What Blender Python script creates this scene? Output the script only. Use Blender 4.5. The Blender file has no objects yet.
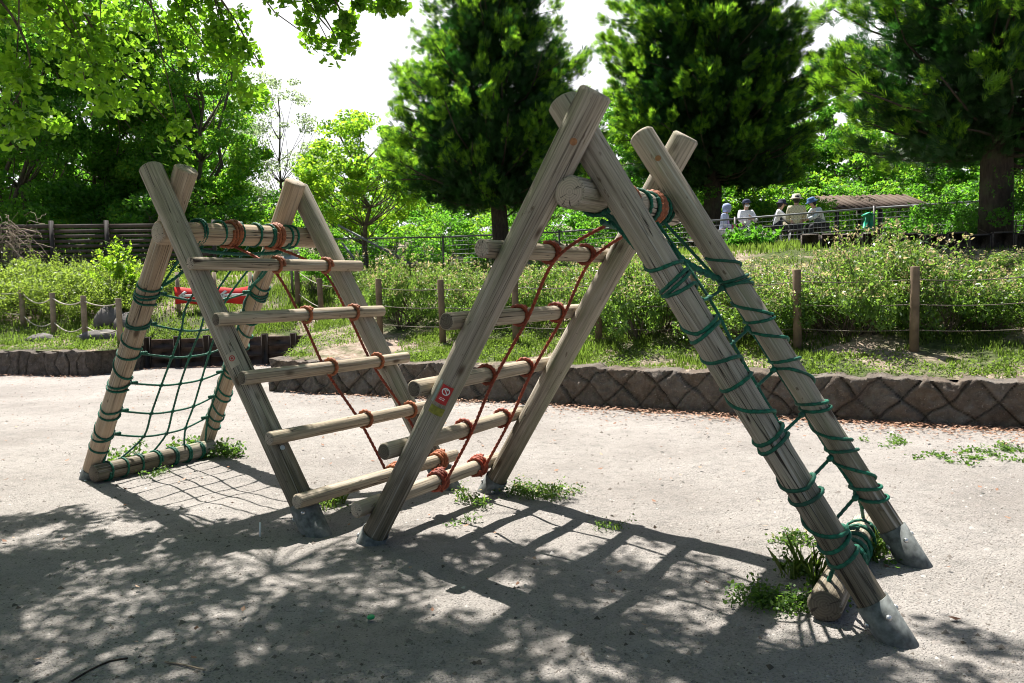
import bpy, math, random
import numpy as np
from mathutils import Vector, Matrix
R = math.radians
rng = np.random.default_rng(7); random.seed(7)
scene = bpy.context.scene
C = scene.collection

# ------------------------------------------------------------------ camera, world, sun, exposure
CH, CP, CF, CR = 1.4992, 0.07118, 768.4, -0.0200
cam_d = bpy.data.cameras.new('camera'); cam = bpy.data.objects.new('camera', cam_d); C.objects.link(cam)
cam.matrix_world = Matrix.Translation((0, 0, CH)) @ Matrix.Rotation(math.pi/2 - CP, 4, 'X') @ Matrix.Rotation(CR, 4, 'Z')
cam_d.sensor_width = 36; cam_d.lens = CF/1024*36; cam_d.clip_end = 2000; cam_d.clip_start = .05
scene.camera = cam
SH = Vector((0.2244, -0.4464))                      # shadow offset per metre of height
sun_dir = Vector((-SH.x, -SH.y, 1)).normalized()
SUN_EL = math.asin(sun_dir.z); SUN_AZ = math.atan2(sun_dir.x, sun_dir.y)
w = bpy.data.worlds.new("World"); scene.world = w; w.use_nodes = True
nt = w.node_tree; nt.nodes.clear()
sky = nt.nodes.new('ShaderNodeTexSky'); sky.sky_type = 'NISHITA'; sky.sun_disc = False
sky.sun_elevation = SUN_EL; sky.sun_rotation = SUN_AZ
sky.air_density = 1.0; sky.dust_density = 2.0; sky.ozone_density = 1.0
# bright white haze low over the horizon on the sun's side
tcw = nt.nodes.new('ShaderNodeTexCoord'); spw = nt.nodes.new('ShaderNodeSeparateXYZ'); rpw = nt.nodes.new('ShaderNodeMapRange')
rpw.inputs['From Min'].default_value = .34; rpw.inputs['From Max'].default_value = .48; rpw.inputs['To Min'].default_value = 1.0; rpw.inputs['To Max'].default_value = .0; rpw.interpolation_type = 'SMOOTHSTEP'
nt.links.new(tcw.outputs['Generated'], spw.inputs[0]); nt.links.new(spw.outputs[2], rpw.inputs[0])
mx = nt.nodes.new('ShaderNodeMixRGB'); mx.blend_type = 'MIX'; mx.inputs[2].default_value = (9.4, 9.5, 9.8, 1); 
dtw = nt.nodes.new('ShaderNodeVectorMath'); dtw.operation = 'DOT_PRODUCT'; dtw.inputs[1].default_value = (-SH.x/SH.length, -SH.y/SH.length, 0); nt.links.new(tcw.outputs['Generated'], dtw.inputs[0])
rp2 = nt.nodes.new('ShaderNodeMapRange'); rp2.interpolation_type = 'SMOOTHSTEP'; rp2.inputs['From Min'].default_value = .0; rp2.inputs['From Max'].default_value = .42; nt.links.new(dtw.outputs['Value'], rp2.inputs[0])
mlw = nt.nodes.new('ShaderNodeMath'); mlw.operation = 'MULTIPLY'; nt.links.new(rpw.outputs[0], mlw.inputs[0]); nt.links.new(rp2.outputs[0], mlw.inputs[1]); nt.links.new(mlw.outputs[0], mx.inputs[0])
bg = nt.nodes.new('ShaderNodeBackground'); bg.inputs[1].default_value = 0.05
wo = nt.nodes.new('ShaderNodeOutputWorld')
nt.links.new(sky.outputs[0], mx.inputs[1]); nt.links.new(mx.outputs[0], bg.inputs[0]); nt.links.new(bg.outputs[0], wo.inputs[0])
sl = bpy.data.lights.new('sun', 'SUN'); sl.energy = 5.0; sl.angle = R(.53); sl.color = (1, .955, .89)
so = bpy.data.objects.new('sun', sl); C.objects.link(so); so.rotation_euler = sun_dir.to_track_quat('Z', 'Y').to_euler(); so.location = (-8, 16, 40)
vs = scene.view_settings; vs.view_transform = 'Standard'; vs.look = 'None'; vs.gamma = 1; vs.exposure = 1.45
scene.render.engine = 'CYCLES'; scene.cycles.max_bounces = 6; scene.cycles.transmission_bounces = 4
scene.cycles.transparent_max_bounces = 6; scene.cycles.filter_width = 1.05

def ray(X, Y):
    a, b = X-512, Y-341.5; c, s = math.cos(-CR), math.sin(-CR)
    a, b = a*c-b*s, a*s+b*c
    u, v = a/CF, -b/CF
    return Vector((u, math.cos(CP)+v*math.sin(CP), -math.sin(CP)+v*math.cos(CP)))
def G(X, Y, z=0):                                   # point of the level z seen at a pixel
    r = ray(X, Y); return r*((z-CH)/r.z)+Vector((0, 0, CH))
def P(X, Y, depth):                                 # point of the world plane y = depth
    r = ray(X, Y); return r*(depth/r.y)+Vector((0, 0, CH))
def proj(p):
    x, y, z = p[0], p[1], p[2]-CH
    d = y*math.cos(CP)-z*math.sin(CP); u = y*math.sin(CP)+z*math.cos(CP)
    a, b = CF*x/d, -CF*u/d
    c, s = math.cos(CR), math.sin(CR)
    return 512+a*c-b*s, 341.5+a*s+b*c

# ------------------------------------------------------------------ helpers: objects
def tag(o, label=None, cat=None, group=None, kind=None):
    if label: o['label'] = label
    if cat: o['category'] = cat
    if group: o['group'] = group
    if kind: o['kind'] = kind
    return o
def empty(name, loc, label, cat, group=None, rz=0):
    o = bpy.data.objects.new(name, None); C.objects.link(o); o.location = loc; o.rotation_euler = (0, 0, rz)
    o.empty_display_size = .2
    return tag(o, label, cat, group)
class MB:
    """collects vertices and faces, builds ONE mesh object"""
    def __init__(s): s.v = []; s.f = []; s.n = 0; s.m = []
    def add(s, v, f, mat=0):
        v = np.asarray(v, float).reshape(-1, 3)
        s.v.append(v); s.f += [tuple(i+s.n for i in q) for q in f]; s.m += [mat]*len(f); s.n += len(v)
    def box(s, c, d, rot=None, mat=0, bev=0):
        x, y, z = [q/2 for q in d]
        if bev:
            b = bev; pts = []
            # chamfered box: 24 vertices
            for sx in (-1, 1):
                for sy in (-1, 1):
                    for sz in (-1, 1):
                        pts += [(sx*x, sy*(y-b), sz*(z-b)), (sx*(x-b), sy*y, sz*(z-b)), (sx*(x-b), sy*(y-b), sz*z)]
            idx = lambda a, b_, c_, k: ((a*2+b_)*2+c_)*3+k
            F = []
            for a in (0, 1):
                F.append([idx(a, 0, 0, 0), idx(a, 1, 0, 0), idx(a, 1, 1, 0), idx(a, 0, 1, 0)][::1 if a else -1])
                F.append([idx(0, a, 0, 1), idx(1, a, 0, 1), idx(1, a, 1, 1), idx(0, a, 1, 1)][::-1 if a else 1])
                F.append([idx(0, 0, a, 2), idx(1, 0, a, 2), idx(1, 1, a, 2), idx(0, 1, a, 2)][::1 if a else -1])
            for a in (0, 1):
                for b_ in (0, 1):
                    fl = 1 if (a+b_) % 2 else -1
                    F.append([idx(a, b_, 0, 0), idx(a, b_, 1, 0), idx(a, b_, 1, 1), idx(a, b_, 0, 1)][::-fl])
                    F.append([idx(a, 0, b_, 0), idx(a, 1, b_, 0), idx(a, 1, b_, 2), idx(a, 0, b_, 2)][::fl])
                    F.append([idx(0, a, b_, 1), idx(1, a, b_, 1), idx(1, a, b_, 2), idx(0, a, b_, 2)][::-fl])
                    for c_ in (0, 1):
                        F.append([idx(a, b_, c_, 0), idx(a, b_, c_, 1), idx(a, b_, c_, 2)][::1 if (a+b_+c_) % 2 else -1])
            v = np.array(pts)
        else:
            v = np.array([(a*x, b_*y, c_*z) for a in (-1, 1) for b_ in (-1, 1) for c_ in (-1, 1)])
            F = [(0, 1, 3, 2), (4, 6, 7, 5), (0, 4, 5, 1), (2, 3, 7, 6), (0, 2, 6, 4), (1, 5, 7, 3)]
        if rot is not None: v = v @ np.array(rot.to_3x3()).T
        s.add(v+np.array(c), F, mat); return s
    def tube(s, pts, rad, seg=8, cap=True, twist=0, lobes=3, amp=.2, mat=0, closed=False):
        pts = np.asarray([tuple(p) for p in pts], float); n = len(pts)
        rad = np.broadcast_to(np.asarray(rad, float), (n,))
        if closed:
            t = np.roll(pts, -1, 0)-np.roll(pts, 1, 0)
        else:
            t = np.gradient(pts, axis=0)
        t /= np.linalg.norm(t, axis=1)[:, None]+1e-12
        ref = np.array([0, 0, 1.]) if abs(t[0, 2]) < .9 else np.array([1., 0, 0])
        a = np.cross(t[0], ref); a /= np.linalg.norm(a)
        A = np.empty((n, 3)); A[0] = a
        for i in range(1, n):
            a = A[i-1]-t[i]*np.dot(A[i-1], t[i]); A[i] = a/(np.linalg.norm(a)+1e-12)
        B = np.cross(t, A)
        th = np.linspace(0, 2*np.pi, seg, endpoint=False)
        L = np.concatenate([[0], np.cumsum(np.linalg.norm(np.diff(pts, axis=0), axis=1))])
        rr = rad[:, None]*np.ones((1, seg))
        if twist: rr = rr*(1+amp*np.cos(lobes*(th[None]-twist*L[:, None])))
        v = pts[:, None]+A[:, None]*(rr*np.cos(th))[..., None]+B[:, None]*(rr*np.sin(th))[..., None]
        f = []
        m = n if closed else n-1
        for i in range(m):
            j = (i+1) % n
            for k in range(seg):
                l = (k+1) % seg
                f.append((i*seg+k, i*seg+l, j*seg+l, j*seg+k))
        if cap and not closed:
            f.append(tuple(range(seg-1, -1, -1))); f.append(tuple((n-1)*seg+k for k in range(seg)))
        s.add(v.reshape(-1, 3), f, mat); return s
    def lathe(s, prof, c=(0, 0, 0), seg=16, rot=None, mat=0, sx=1, sy=1):
        th = np.linspace(0, 2*np.pi, seg, endpoint=False)
        v = np.array([[(r*np.cos(a)*sx, r*np.sin(a)*sy, z) for a in th] for r, z in prof]).reshape(-1, 3)
        f = []
        for i in range(len(prof)-1):
            for k in range(seg):
                l = (k+1) % seg; f.append((i*seg+k, i*seg+l, (i+1)*seg+l, (i+1)*seg+k))
        f.append(tuple(range(seg-1, -1, -1))); f.append(tuple((len(prof)-1)*seg+k for k in range(seg)))
        if rot is not None: v = v @ np.array(rot.to_3x3()).T
        s.add(v+np.array(c), f, mat); return s
    def build(s, name, mats, parent=None, smooth=False, off=None):
        v = np.concatenate(s.v) if s.v else np.zeros((0, 3))
        if off is not None: v = v-np.array(off)
        return link(name, v, s.f, mats, parent, smooth, s.m)
def link(name, v, f, mats, parent=None, smooth=False, mi=None, attrs=None):
    me = bpy.data.meshes.new(name)
    v = np.asarray(v, np.float32)
    cnt = np.fromiter((len(q) for q in f), np.int32, len(f)) if not isinstance(f, np.ndarray) else np.full(len(f), f.shape[1], np.int32)
    idx = np.concatenate([np.asarray(q, np.int32) for q in f]) if not isinstance(f, np.ndarray) else f.astype(np.int32).ravel()
    me.vertices.add(len(v)); me.vertices.foreach_set('co', v.ravel())
    me.loops.add(len(idx)); me.loops.foreach_set('vertex_index', idx)
    me.polygons.add(len(f)); st = np.concatenate([[0], np.cumsum(cnt)[:-1]]).astype(np.int32)
    me.polygons.foreach_set('loop_start', st); me.polygons.foreach_set('loop_total', cnt)
    if not isinstance(mats, (list, tuple)): mats = [mats]
    for m in mats: me.materials.append(m)
    if mi is not None and len(mats) > 1: me.polygons.foreach_set('material_index', np.asarray(mi, np.int32))
    if smooth: me.polygons.foreach_set('use_smooth', np.ones(len(f), bool))
    me.update(calc_edges=True); me.validate()
    if attrs:
        for k, a in attrs.items():
            at = me.attributes.new(k, 'FLOAT', 'POINT'); at.data.foreach_set('value', np.asarray(a, np.float32))
    o = bpy.data.objects.new(name, me); C.objects.link(o)
    if parent is not None: o.parent = parent
    return o
def copy_tree(o, parent=None):
    c = o.copy(); C.objects.link(c)
    if parent is not None: c.parent = parent
    for ch in list(o.children): copy_tree(ch, c)
    return c

# ------------------------------------------------------------------ helpers: materials
def col4(c): return (c[0], c[1], c[2], 1)
class NT:
    def __init__(s, name):
        s.mat = bpy.data.materials.new(name); s.mat.use_nodes = True; s.t = s.mat.node_tree; s.t.nodes.clear()
        s.out = s.n('OutputMaterial')
    def n(s, typ, **kw):
        q = s.t.nodes.new('ShaderNode'+typ)
        for k, v in kw.items(): setattr(q, k, v)
        return q
    def l(s, a, b): s.t.links.new(a, b)
    def coord(s, kind='Object', scale=(1, 1, 1)):
        t = s.n('TexCoord'); m = s.n('Mapping'); m.inputs['Scale'].default_value = scale
        s.l(t.outputs[kind], m.inputs[0]); return m.outputs[0]
    def wcoord(s, scale=(1, 1, 1)):
        t = s.n('NewGeometry'); m = s.n('Mapping'); m.inputs['Scale'].default_value = scale
        s.l(t.outputs['Position'], m.inputs[0]); return m.outputs[0]
    def noise(s, vec, scale=5, detail=4, rough=.55, dist=0):
        q = s.n('TexNoise'); q.inputs['Scale'].default_value = scale; q.inputs['Detail'].default_value = detail
        q.inputs['Roughness'].default_value = rough; q.inputs['Distortion'].default_value = dist
        s.l(vec, q.inputs['Vector']); return q.outputs[0]
    def ramp(s, fac, stops):
        q = s.n('ValToRGB'); e = q.color_ramp.elements
        while len(e) > 1: e.remove(e[-1])
        e[0].position = stops[0][0]; e[0].color = col4(stops[0][1])
        for p, c in stops[1:]:
            a = e.new(p); a.color = col4(c)
        s.l(fac, q.inputs[0]); return q.outputs[0]
    def mix(s, fac, a, b, mode='MIX'):
        q = s.n('MixRGB', blend_type=mode)
        for i, x in enumerate((fac, a, b)):
            if isinstance(x, (int, float)): q.inputs[i].default_value = x if i == 0 else (x, x, x, 1)
            elif isinstance(x, (tuple, list)): q.inputs[i].default_value = col4(x)
            else: s.l(x, q.inputs[i])
        return q.outputs[0]
    def math(s, op, a, b=0):
        q = s.n('Math', operation=op)
        for i, x in enumerate((a, b)):
            if isinstance(x, (int, float)): q.inputs[i].default_value = x
            else: s.l(x, q.inputs[i])
        return q.outputs[0]
    def bsdf(s, col, rough=.8, bump=None, bstr=.5, bdist=.01, metal=0, spec=.3):
        q = s.n('BsdfPrincipled')
        if isinstance(col, (tuple, list)): q.inputs['Base Color'].default_value = col4(col)
        else: s.l(col, q.inputs['Base Color'])
        if isinstance(rough, (int, float)): q.inputs['Roughness'].default_value = rough
        else: s.l(rough, q.inputs['Roughness'])
        q.inputs['Metallic'].default_value = metal; q.inputs['Specular IOR Level'].default_value = spec
        if bump is not None:
            b = s.n('Bump'); b.inputs['Strength'].default_value = bstr; b.inputs['Distance'].default_value = bdist
            s.l(bump, b.inputs['Height']); s.l(b.outputs[0], q.inputs['Normal'])
        return q.outputs[0]
    def done(s, sh): s.l(sh, s.out.inputs[0]); return s.mat
def simple(name, c, rough=.7, var=.25, scale=12, metal=0, spec=.3, bump=.0):
    t = NT(name); v = t.coord()
    n = t.noise(v, scale, 5)
    d = tuple(x*(1-var) for x in c); u = tuple(min(1, x*(1+var)) for x in c)
    return t.done(t.bsdf(t.ramp(n, [(.3, d), (.7, u)]), rough, n if bump else None, bump, .01, metal, spec))

def wood_mat(name, tone=(1, 1, 1), moss=.25, warm=0.0, foot=0.0):
    t = NT(name)
    oi = t.n('ObjectInfo'); tc = t.n('TexCoord')
    off = t.n('VectorMath', operation='ADD'); sc = t.n('VectorMath', operation='SCALE'); 
    cmb = t.n('CombineXYZ'); t.l(oi.outputs['Random'], cmb.inputs[0]); t.l(oi.outputs['Random'], cmb.inputs[1]); t.l(oi.outputs['Random'], cmb.inputs[2])
    t.l(cmb.outputs[0], sc.inputs[0]); sc.inputs['Scale'].default_value = 37
    t.l(tc.outputs['Object'], off.inputs[0]); t.l(sc.outputs[0], off.inputs[1])
    def m(x, y, z):
        q = t.n('Mapping'); q.inputs['Scale'].default_value = (x, y, z); t.l(off.outputs[0], q.inputs[0]); return q.outputs[0]
    fine = t.noise(m(70, 70, 1.6), 1.7, 7, .72, .35)
    med = t.noise(m(16, 16, .8), 1.3, 5, .6, .5)
    big = t.noise(m(4, 4, 1.3), 1.2, 3)
    crack = t.noise(m(22, 22, .45), 1.5, 2, .4, .3)
    k = [np.array(c)*np.array(tone) for c in ((.07, .056, .043), (.215, .182, .138), (.36, .316, .253), (.50, .455, .385))]
    base = t.ramp(fine, [(.30, k[0]), (.42, k[1]), (.56, k[2]), (.72, k[3])])
    base = t.mix(.5, base, t.ramp(med, [(.3, k[1]*.7), (.5, k[2]), (.7, k[3])]))
    base = t.mix(t.ramp(big, [(.45, (0, 0, 0)), (.7, (.55, .55, .55))]), base, (.40, .27, .16), 'MIX') if warm else base
    ms = t.ramp(t.noise(m(7, 7, 1.0), 1.1, 6, .65), [(.50, (0, 0, 0)), (.64, (moss, moss, moss))])
    base = t.mix(ms, base, (.13, .16, .075))
    st = t.ramp(t.noise(m(30, 30, 12), 1.0, 4), [(.66, (0, 0, 0)), (.72, (.8, .8, .8))])
    base = t.mix(st, base, (.09, .06, .04))
    if foot:      # damp, mossy stain that climbs the lower end of a leg unevenly
        sz = t.n('SeparateXYZ'); t.l(tc.outputs['Object'], sz.inputs[0])
        fz = t.math('ADD', sz.outputs[2], t.math('MULTIPLY', t.noise(m(9, 9, 2.2), 1.2, 4), -1.1))
        fr = t.ramp(fz, [(0, (foot, foot, foot)), (.38, (0, 0, 0))])
        base = t.mix(fr, base, t.ramp(fine, [(.35, (.035, .03, .018)), (.6, (.12, .095, .06))]))
    # knots
    vo = t.n('TexVoronoi'); vo.inputs['Scale'].default_value = 1; vo.inputs['Randomness'].default_value = 1
    t.l(m(6, 6, 2.6), vo.inputs['Vector'])
    kn = t.ramp(vo.outputs['Distance'], [(.07, (.9, .9, .9)), (.15, (0, 0, 0))])
    base = t.mix(kn, base, (.07, .045, .03))
    cr = t.ramp(crack, [(.488, (0, 0, 0)), (.497, (1, 1, 1)), (.503, (1, 1, 1)), (.512, (0, 0, 0))])
    gate = t.ramp(t.noise(m(5, 5, .5), 1.0, 2), [(.50, (0, 0, 0)), (.56, (1, 1, 1))])
    lines = t.ramp(t.noise(m(120, 120, .9), 1.2, 3, .5), [(.34, (.6, .6, .6)), (.41, (0, 0, 0))])
    base = t.mix(lines, base, (.05, .04, .032))
    pale = t.ramp(t.noise(m(40, 40, .9), 1.3, 3, .5), [(.60, (0, 0, 0)), (.70, (.55, .55, .55))])
    base = t.mix(pale, base, (.50, .475, .43))
    crk = t.math('MULTIPLY', cr, gate)
    base = t.mix(t.math('MULTIPLY', crk, .95), base, (.018, .013, .010))
    h = t.math('SUBTRACT', t.math('ADD', t.math('MULTIPLY', fine, .6), t.math('MULTIPLY', med, .8)), t.math('MULTIPLY', crk, 1.2))
    return t.done(t.bsdf(base, .82, h, .9, .008, 0, .2))
def endgrain_mat(name, c=(.40, .34, .27)):
    t = NT(name); tc = t.n('TexCoord')
    sp = t.n('SeparateXYZ'); t.l(tc.outputs['Object'], sp.inputs[0])
    r = t.math('SQRT', t.math('ADD', t.math('POWER', sp.outputs[0], 2), t.math('POWER', sp.outputs[1], 2)))
    nz = t.noise(tc.outputs['Object'], 9, 4)
    r2 = t.math('ADD', r, t.math('MULTIPLY', nz, .02))
    ring = t.math('SINE', t.math('MULTIPLY', r2, 520))
    base = t.mix(t.math('MULTIPLY', t.math('ADD', ring, 1), .22), c, tuple(x*.4 for x in c))
    an = t.math('ARCTAN2', sp.outputs[1], sp.outputs[0])
    cb = t.n('CombineXYZ'); t.l(t.math('MULTIPLY', an, 3.2), cb.inputs[0]); t.l(t.math('MULTIPLY', r, 9), cb.inputs[1]); oi = t.n('ObjectInfo'); t.l(t.math('MULTIPLY', oi.outputs['Random'], 40), cb.inputs[2])
    ck = t.noise(cb.outputs[0], 1.3, 2)
    base = t.mix(t.ramp(ck, [(.36, (.9, .9, .9)), (.40, (0, 0, 0))]), base, (.04, .03, .025))
    return t.done(t.bsdf(base, .9, ring, .2, .002))
def rope_mat(name, a, b, rough=.65):
    t = NT(name); n = t.noise(t.coord(), 60, 4); n2 = t.noise(t.coord(), 6, 3)
    c = t.mix(t.ramp(n2, [(.4, (0, 0, 0)), (.7, (.7, .7, .7))]), t.ramp(n, [(.35, a), (.65, b)]), tuple(x*.55+.02 for x in a))
    return t.done(t.bsdf(c, rough, t.noise(t.coord(), 300, 2), .3, .002))
def leaf_mat(name, cols, trans, tf=.45, rough=.5, spec=.25, clump=1.2, light=None):
    """cols: ramp colours over leaf islands; trans: colour of the light that passes through"""
    t = NT(name); g = t.n('NewGeometry')
    n = len(cols)
    c = t.ramp(g.outputs['Random Per Island'], [(i/max(1, n-1), q) for i, q in enumerate(cols)])
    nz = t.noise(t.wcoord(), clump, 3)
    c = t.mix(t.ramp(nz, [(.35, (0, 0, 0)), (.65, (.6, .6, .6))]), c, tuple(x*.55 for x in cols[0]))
    b = t.bsdf(c, rough, spec=spec)
    tr = t.n('BsdfTranslucent')
    tcx = t.mix(t.ramp(g.outputs['Random Per Island'], [(0, (0, 0, 0)), (1, (.6, .6, .6))]), trans, tuple(min(1, x*1.5) for x in trans))
    t.l(tcx, tr.inputs[0])
    m = t.n('MixShader'); m.inputs[0].default_value = tf; t.l(b, m.inputs[1]); t.l(tr.outputs[0], m.inputs[2])
    return t.done(m.outputs[0])
def bark_mat(name, c):
    t = NT(name); v = t.coord(scale=(1, 1, .25)); n = t.noise(v, 22, 6, .7); b = t.noise(t.coord(), 3, 3)
    base = t.ramp(n, [(.3, tuple(x*.35 for x in c)), (.55, c), (.75, tuple(x*1.5 for x in c))])
    base = t.mix(t.ramp(b, [(.5, (0, 0, 0)), (.7, (.5, .5, .5))]), base, (.09, .11, .05))
    return t.done(t.bsdf(base, .95, n, 1, .03))

M = {}
M['wood'] = wood_mat('weathered_log', moss=.45)
M['wood_foot'] = wood_mat('weathered_leg_log', moss=.45, foot=.75)
M['wood_warm'] = wood_mat('weathered_log_warm', (1.12, 1.0, .9), .15, 1)
M['rung_wood'] = wood_mat('weathered_rung', (1.08, 1.02, .95), .12)
M['end'] = endgrain_mat('end_grain'); M['end_dark'] = endgrain_mat('end_grain_dark', (.13, .108, .08))
M['steel'] = simple('galvanised_steel', (.125, .135, .13), .75, .5, 26, .0, .3)
M['zinc'] = simple('zinc_bolt', (.55, .55, .55), .35, .1, 40, .8)
M['red_rope'] = rope_mat('red_brown_rope', (.17, .026, .012), (.33, .066, .026))
M['orange_rope'] = rope_mat('orange_rope', (.21, .06, .024), (.38, .125, .048))
M['green_rope'] = rope_mat('green_rope', (.003, .058, .034), (.009, .14, .085))
M['pale_rope'] = rope_mat('pale_rope', (.36, .32, .25), (.5, .46, .38)); M['dull_rope'] = rope_mat('dull_rope', (.11, .09, .07), (.2, .17, .13))

# ------------------------------------------------------------------ terrain
WALL = [(-3.5, 15.2), (-3.66, 11.54), (-2.4, 11.0), (-1.14, 10.45), (.59, 9.60), (2.16, 8.80), (3.58, 8.10), (4.99, 7.44), (8.5, 5.8), (14, 3.2), (30, -5)]
LWALL = [(-40, 19.5), (-20, 16.3), (-9.87, 14.73), (-7.8, 14.05), (-7.42, 15.55)]
EDGE = [(-80, 24), (-40, 19.62), (-20, 16.42), (-9.87, 14.85), (-7.85, 14.2), (-7.55, 14.4), (-7.40, 15.62), (-4.1, 16.05), (-3.62, 16.05), (-3.54, 11.65), (-2.4, 11.15), (-1.14, 10.6), (.59, 9.75), (2.16, 8.95), (3.58, 8.25), (4.99, 7.6), (8.5, 5.96), (14, 3.36), (30, -4.8), (80, -20)]
ex = np.array([a for a, b in EDGE]); ey = np.array([b for a, b in EDGE])
def yw(x): return np.interp(x, ex, ey)
def lump(x, y):
    return (np.sin(x*.9+1.3)*np.cos(y*.7+.4)*.5+np.sin(x*2.3+y*1.7)*.25+np.sin(x*4.1-y*3.3+2)*.12)
def H(x, y):
    x = np.asarray(x, float); y = np.asarray(y, float)
    e = yw(x)
    Zp = np.interp(x, [-10, -2, 3, 8], [1.95, 2.0, 2.08, 2.12])+np.clip((y-14.5)/4, 0, 1)*np.clip((x-2)/4, 0, 1)*.24; Yp = np.interp(x, [-3, 5], [20, 14.5])
    e2 = np.minimum(e, np.interp(x, [-6, -3], [15, 11]) if True else e)
    t = np.clip((y-e2)/np.maximum(Yp-e2, 1), 0, 1); s = t*t*(3-2*t)*.55+t*.45
    z = .46+(Zp-.46)*s
    z = np.minimum(z, .47+np.maximum(0, y-e)*.42)
    z = z+lump(x, y)*.05*np.clip((y-e)/1.5, 0, 1)
    z = z+np.clip(y-26, 0, 60)*.10
    return z
def Hf(x, y): return float(H(x, y))

def ground_mat():
    t = NT('sandy_ground'); v = t.wcoord()
    a = t.noise(v, .7, 5, .6); b = t.noise(v, 9, 6, .7); c = t.noise(v, 90, 4, .7)
    base = t.ramp(a, [(.3, (.275, .25, .228)), (.5, (.345, .318, .293)), (.7, (.41, .38, .352))])
    base = t.mix(t.ramp(b, [(.34, (.5, .5, .5)), (.5, (0, 0, 0))]), base, (.20, .195, .18))
    base = t.mix(t.ramp(c, [(.36, (.8, .8, .8)), (.46, (0, 0, 0))]), base, (.14, .13, .12))
    base = t.mix(t.ramp(c, [(.62, (0, 0, 0)), (.72, (.6, .6, .6))]), base, (.62, .59, .56))
    vo = t.n('TexVoronoi'); vo.inputs['Scale'].default_value = 55; t.l(v, vo.inputs['Vector'])
    peb = t.ramp(vo.outputs['Distance'], [(.12, (1, 1, 1)), (.28, (0, 0, 0))])
    h = t.math('ADD', t.math('ADD', t.math('MULTIPLY', b, .9), t.math('MULTIPLY', c, .7)), t.math('MULTIPLY', peb, .35))
    return t.done(t.bsdf(base, .95, h, .9, .04, 0, .15))
M['ground'] = ground_mat()
def bank_mat():
    t = NT('bank_soil'); v = t.wcoord()
    a = t.noise(v, .9, 5, .6); b = t.noise(v, 14, 6, .7)
    dirt = t.ramp(b, [(.3, (.13, .095, .07)), (.5, (.27, .21, .165)), (.7, (.38, .32, .27))])
    grs = t.ramp(b, [(.3, (.025, .035, .014)), (.55, (.075, .095, .035)), (.8, (.19, .18, .09))])
    base = t.mix(t.ramp(a, [(.42, (0, 0, 0)), (.56, (1, 1, 1))]), dirt, grs)
    return t.done(t.bsdf(base, .95, b, .8, .04, 0, .1))
M['bank'] = bank_mat()

def hsh(a, b, k=0):
    v = np.sin(a*127.1+b*311.7+k*74.7)*43758.5453; return v-np.floor(v)
def vnoise(x, y, s):
    x = x*s; y = y*s; i = np.floor(x); j = np.floor(y); fx = x-i; fy = y-j; fx = fx*fx*(3-2*fx); fy = fy*fy*(3-2*fy)
    return (hsh(i, j)*(1-fx)+hsh(i+1, j)*fx)*(1-fy)+(hsh(i, j+1)*(1-fx)+hsh(i+1, j+1)*fx)*fy
# playground ground: near patch finely dented, far sheet out to the horizon
def dent(x, y):
    return (np.sin(x*1.1+.3*y)*np.sin(y*.9+1)*.010+np.sin(x*3.7+y*2.1)*.004+np.sin(x*7.1-y*6.3)*.003+(vnoise(x, y, 6)-.5)*.012+(vnoise(x+3, y+8, 3.1)-.5)*.022+(vnoise(x+7, y+3, 15)-.5)*.006)
gx = np.concatenate([np.linspace(-400, -14, 14)[:-1], np.linspace(-14, 14, 560), np.linspace(14, 400, 14)[1:]])
gy = np.concatenate([np.linspace(-400, -6, 10)[:-1], np.linspace(-6, 17, 460), np.linspace(17, 900, 14)[1:]])
X, Y = np.meshgrid(gx, gy); Zg = dent(X, Y)*((np.abs(X) < 14) & (Y > -6) & (Y < 17))
Zg = np.where(Y > 17.5, -.02, Zg)
def grid_faces(nx, ny):
    a = np.arange(nx*ny).reshape(ny, nx)
    return np.stack([a[:-1, :-1], a[:-1, 1:], a[1:, 1:], a[1:, :-1]], -1).reshape(-1, 4)
tag(link('ground', np.stack([X, Y, Zg], -1).reshape(-1, 3), grid_faces(len(gx), len(gy)), M['ground'], smooth=True), kind='structure')
bx = np.unique(np.concatenate([np.linspace(-80, 80, 40), np.linspace(-16, 14, 240), ex]))
sv = np.concatenate([np.linspace(0, 12, 110), np.linspace(12, 30, 30)[1:], np.array([45, 80, 150, 300])])
X = np.repeat(bx[None], len(sv), 0); Y = yw(X)+sv[:, None]
Z = H(X, Y)+np.where(sv[:, None] > 0, rng.normal(0, .008, X.shape), 0)
tag(link('grass_bank', np.stack([X, Y, Z], -1).reshape(-1, 3), grid_faces(len(bx), len(sv)), M['bank'], smooth=True), kind='structure')

# ------------------------------------------------------------------ retaining walls
def stone_mat(name, cols, attr=True):
    t = NT(name); v = t.coord(); n = t.noise(v, 9, 8, .72); f = t.noise(v, 45, 4)
    at = t.n('Attribute'); at.attribute_name = 'tone'
    at2 = t.n('Attribute'); at2.attribute_name = 'joint'
    base = t.ramp(at.outputs['Fac'], [(i/(len(cols)-1), c) for i, c in enumerate(cols)])
    base = t.mix(.65, base, t.ramp(n, [(.3, tuple(x*.45 for x in cols[0])), (.5, cols[1]), (.72, tuple(x*1.6 for x in cols[2]))]))
    base = t.mix(t.ramp(f, [(.62, (0, 0, 0)), (.72, (.5, .5, .5))]), base, (.34, .31, .28))
    base = t.mix(at2.outputs['Fac'], base, (.03, .026, .022))
    return t.done(t.bsdf(base, .92, t.math('ADD', t.math('MULTIPLY', n, 1.5), t.math('MULTIPLY', f, .5)), 1.0, .03))
M['stone'] = stone_mat('brown_wall_stone', [(.055, .05, .045), (.125, .095, .072), (.11, .103, .093), (.18, .17, .157), (.085, .075, .066)])
M['stone_dark'] = stone_mat('dark_wall_stone', [(.06, .05, .042), (.09, .075, .062), (.12, .10, .085), (.08, .07, .06)])
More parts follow.
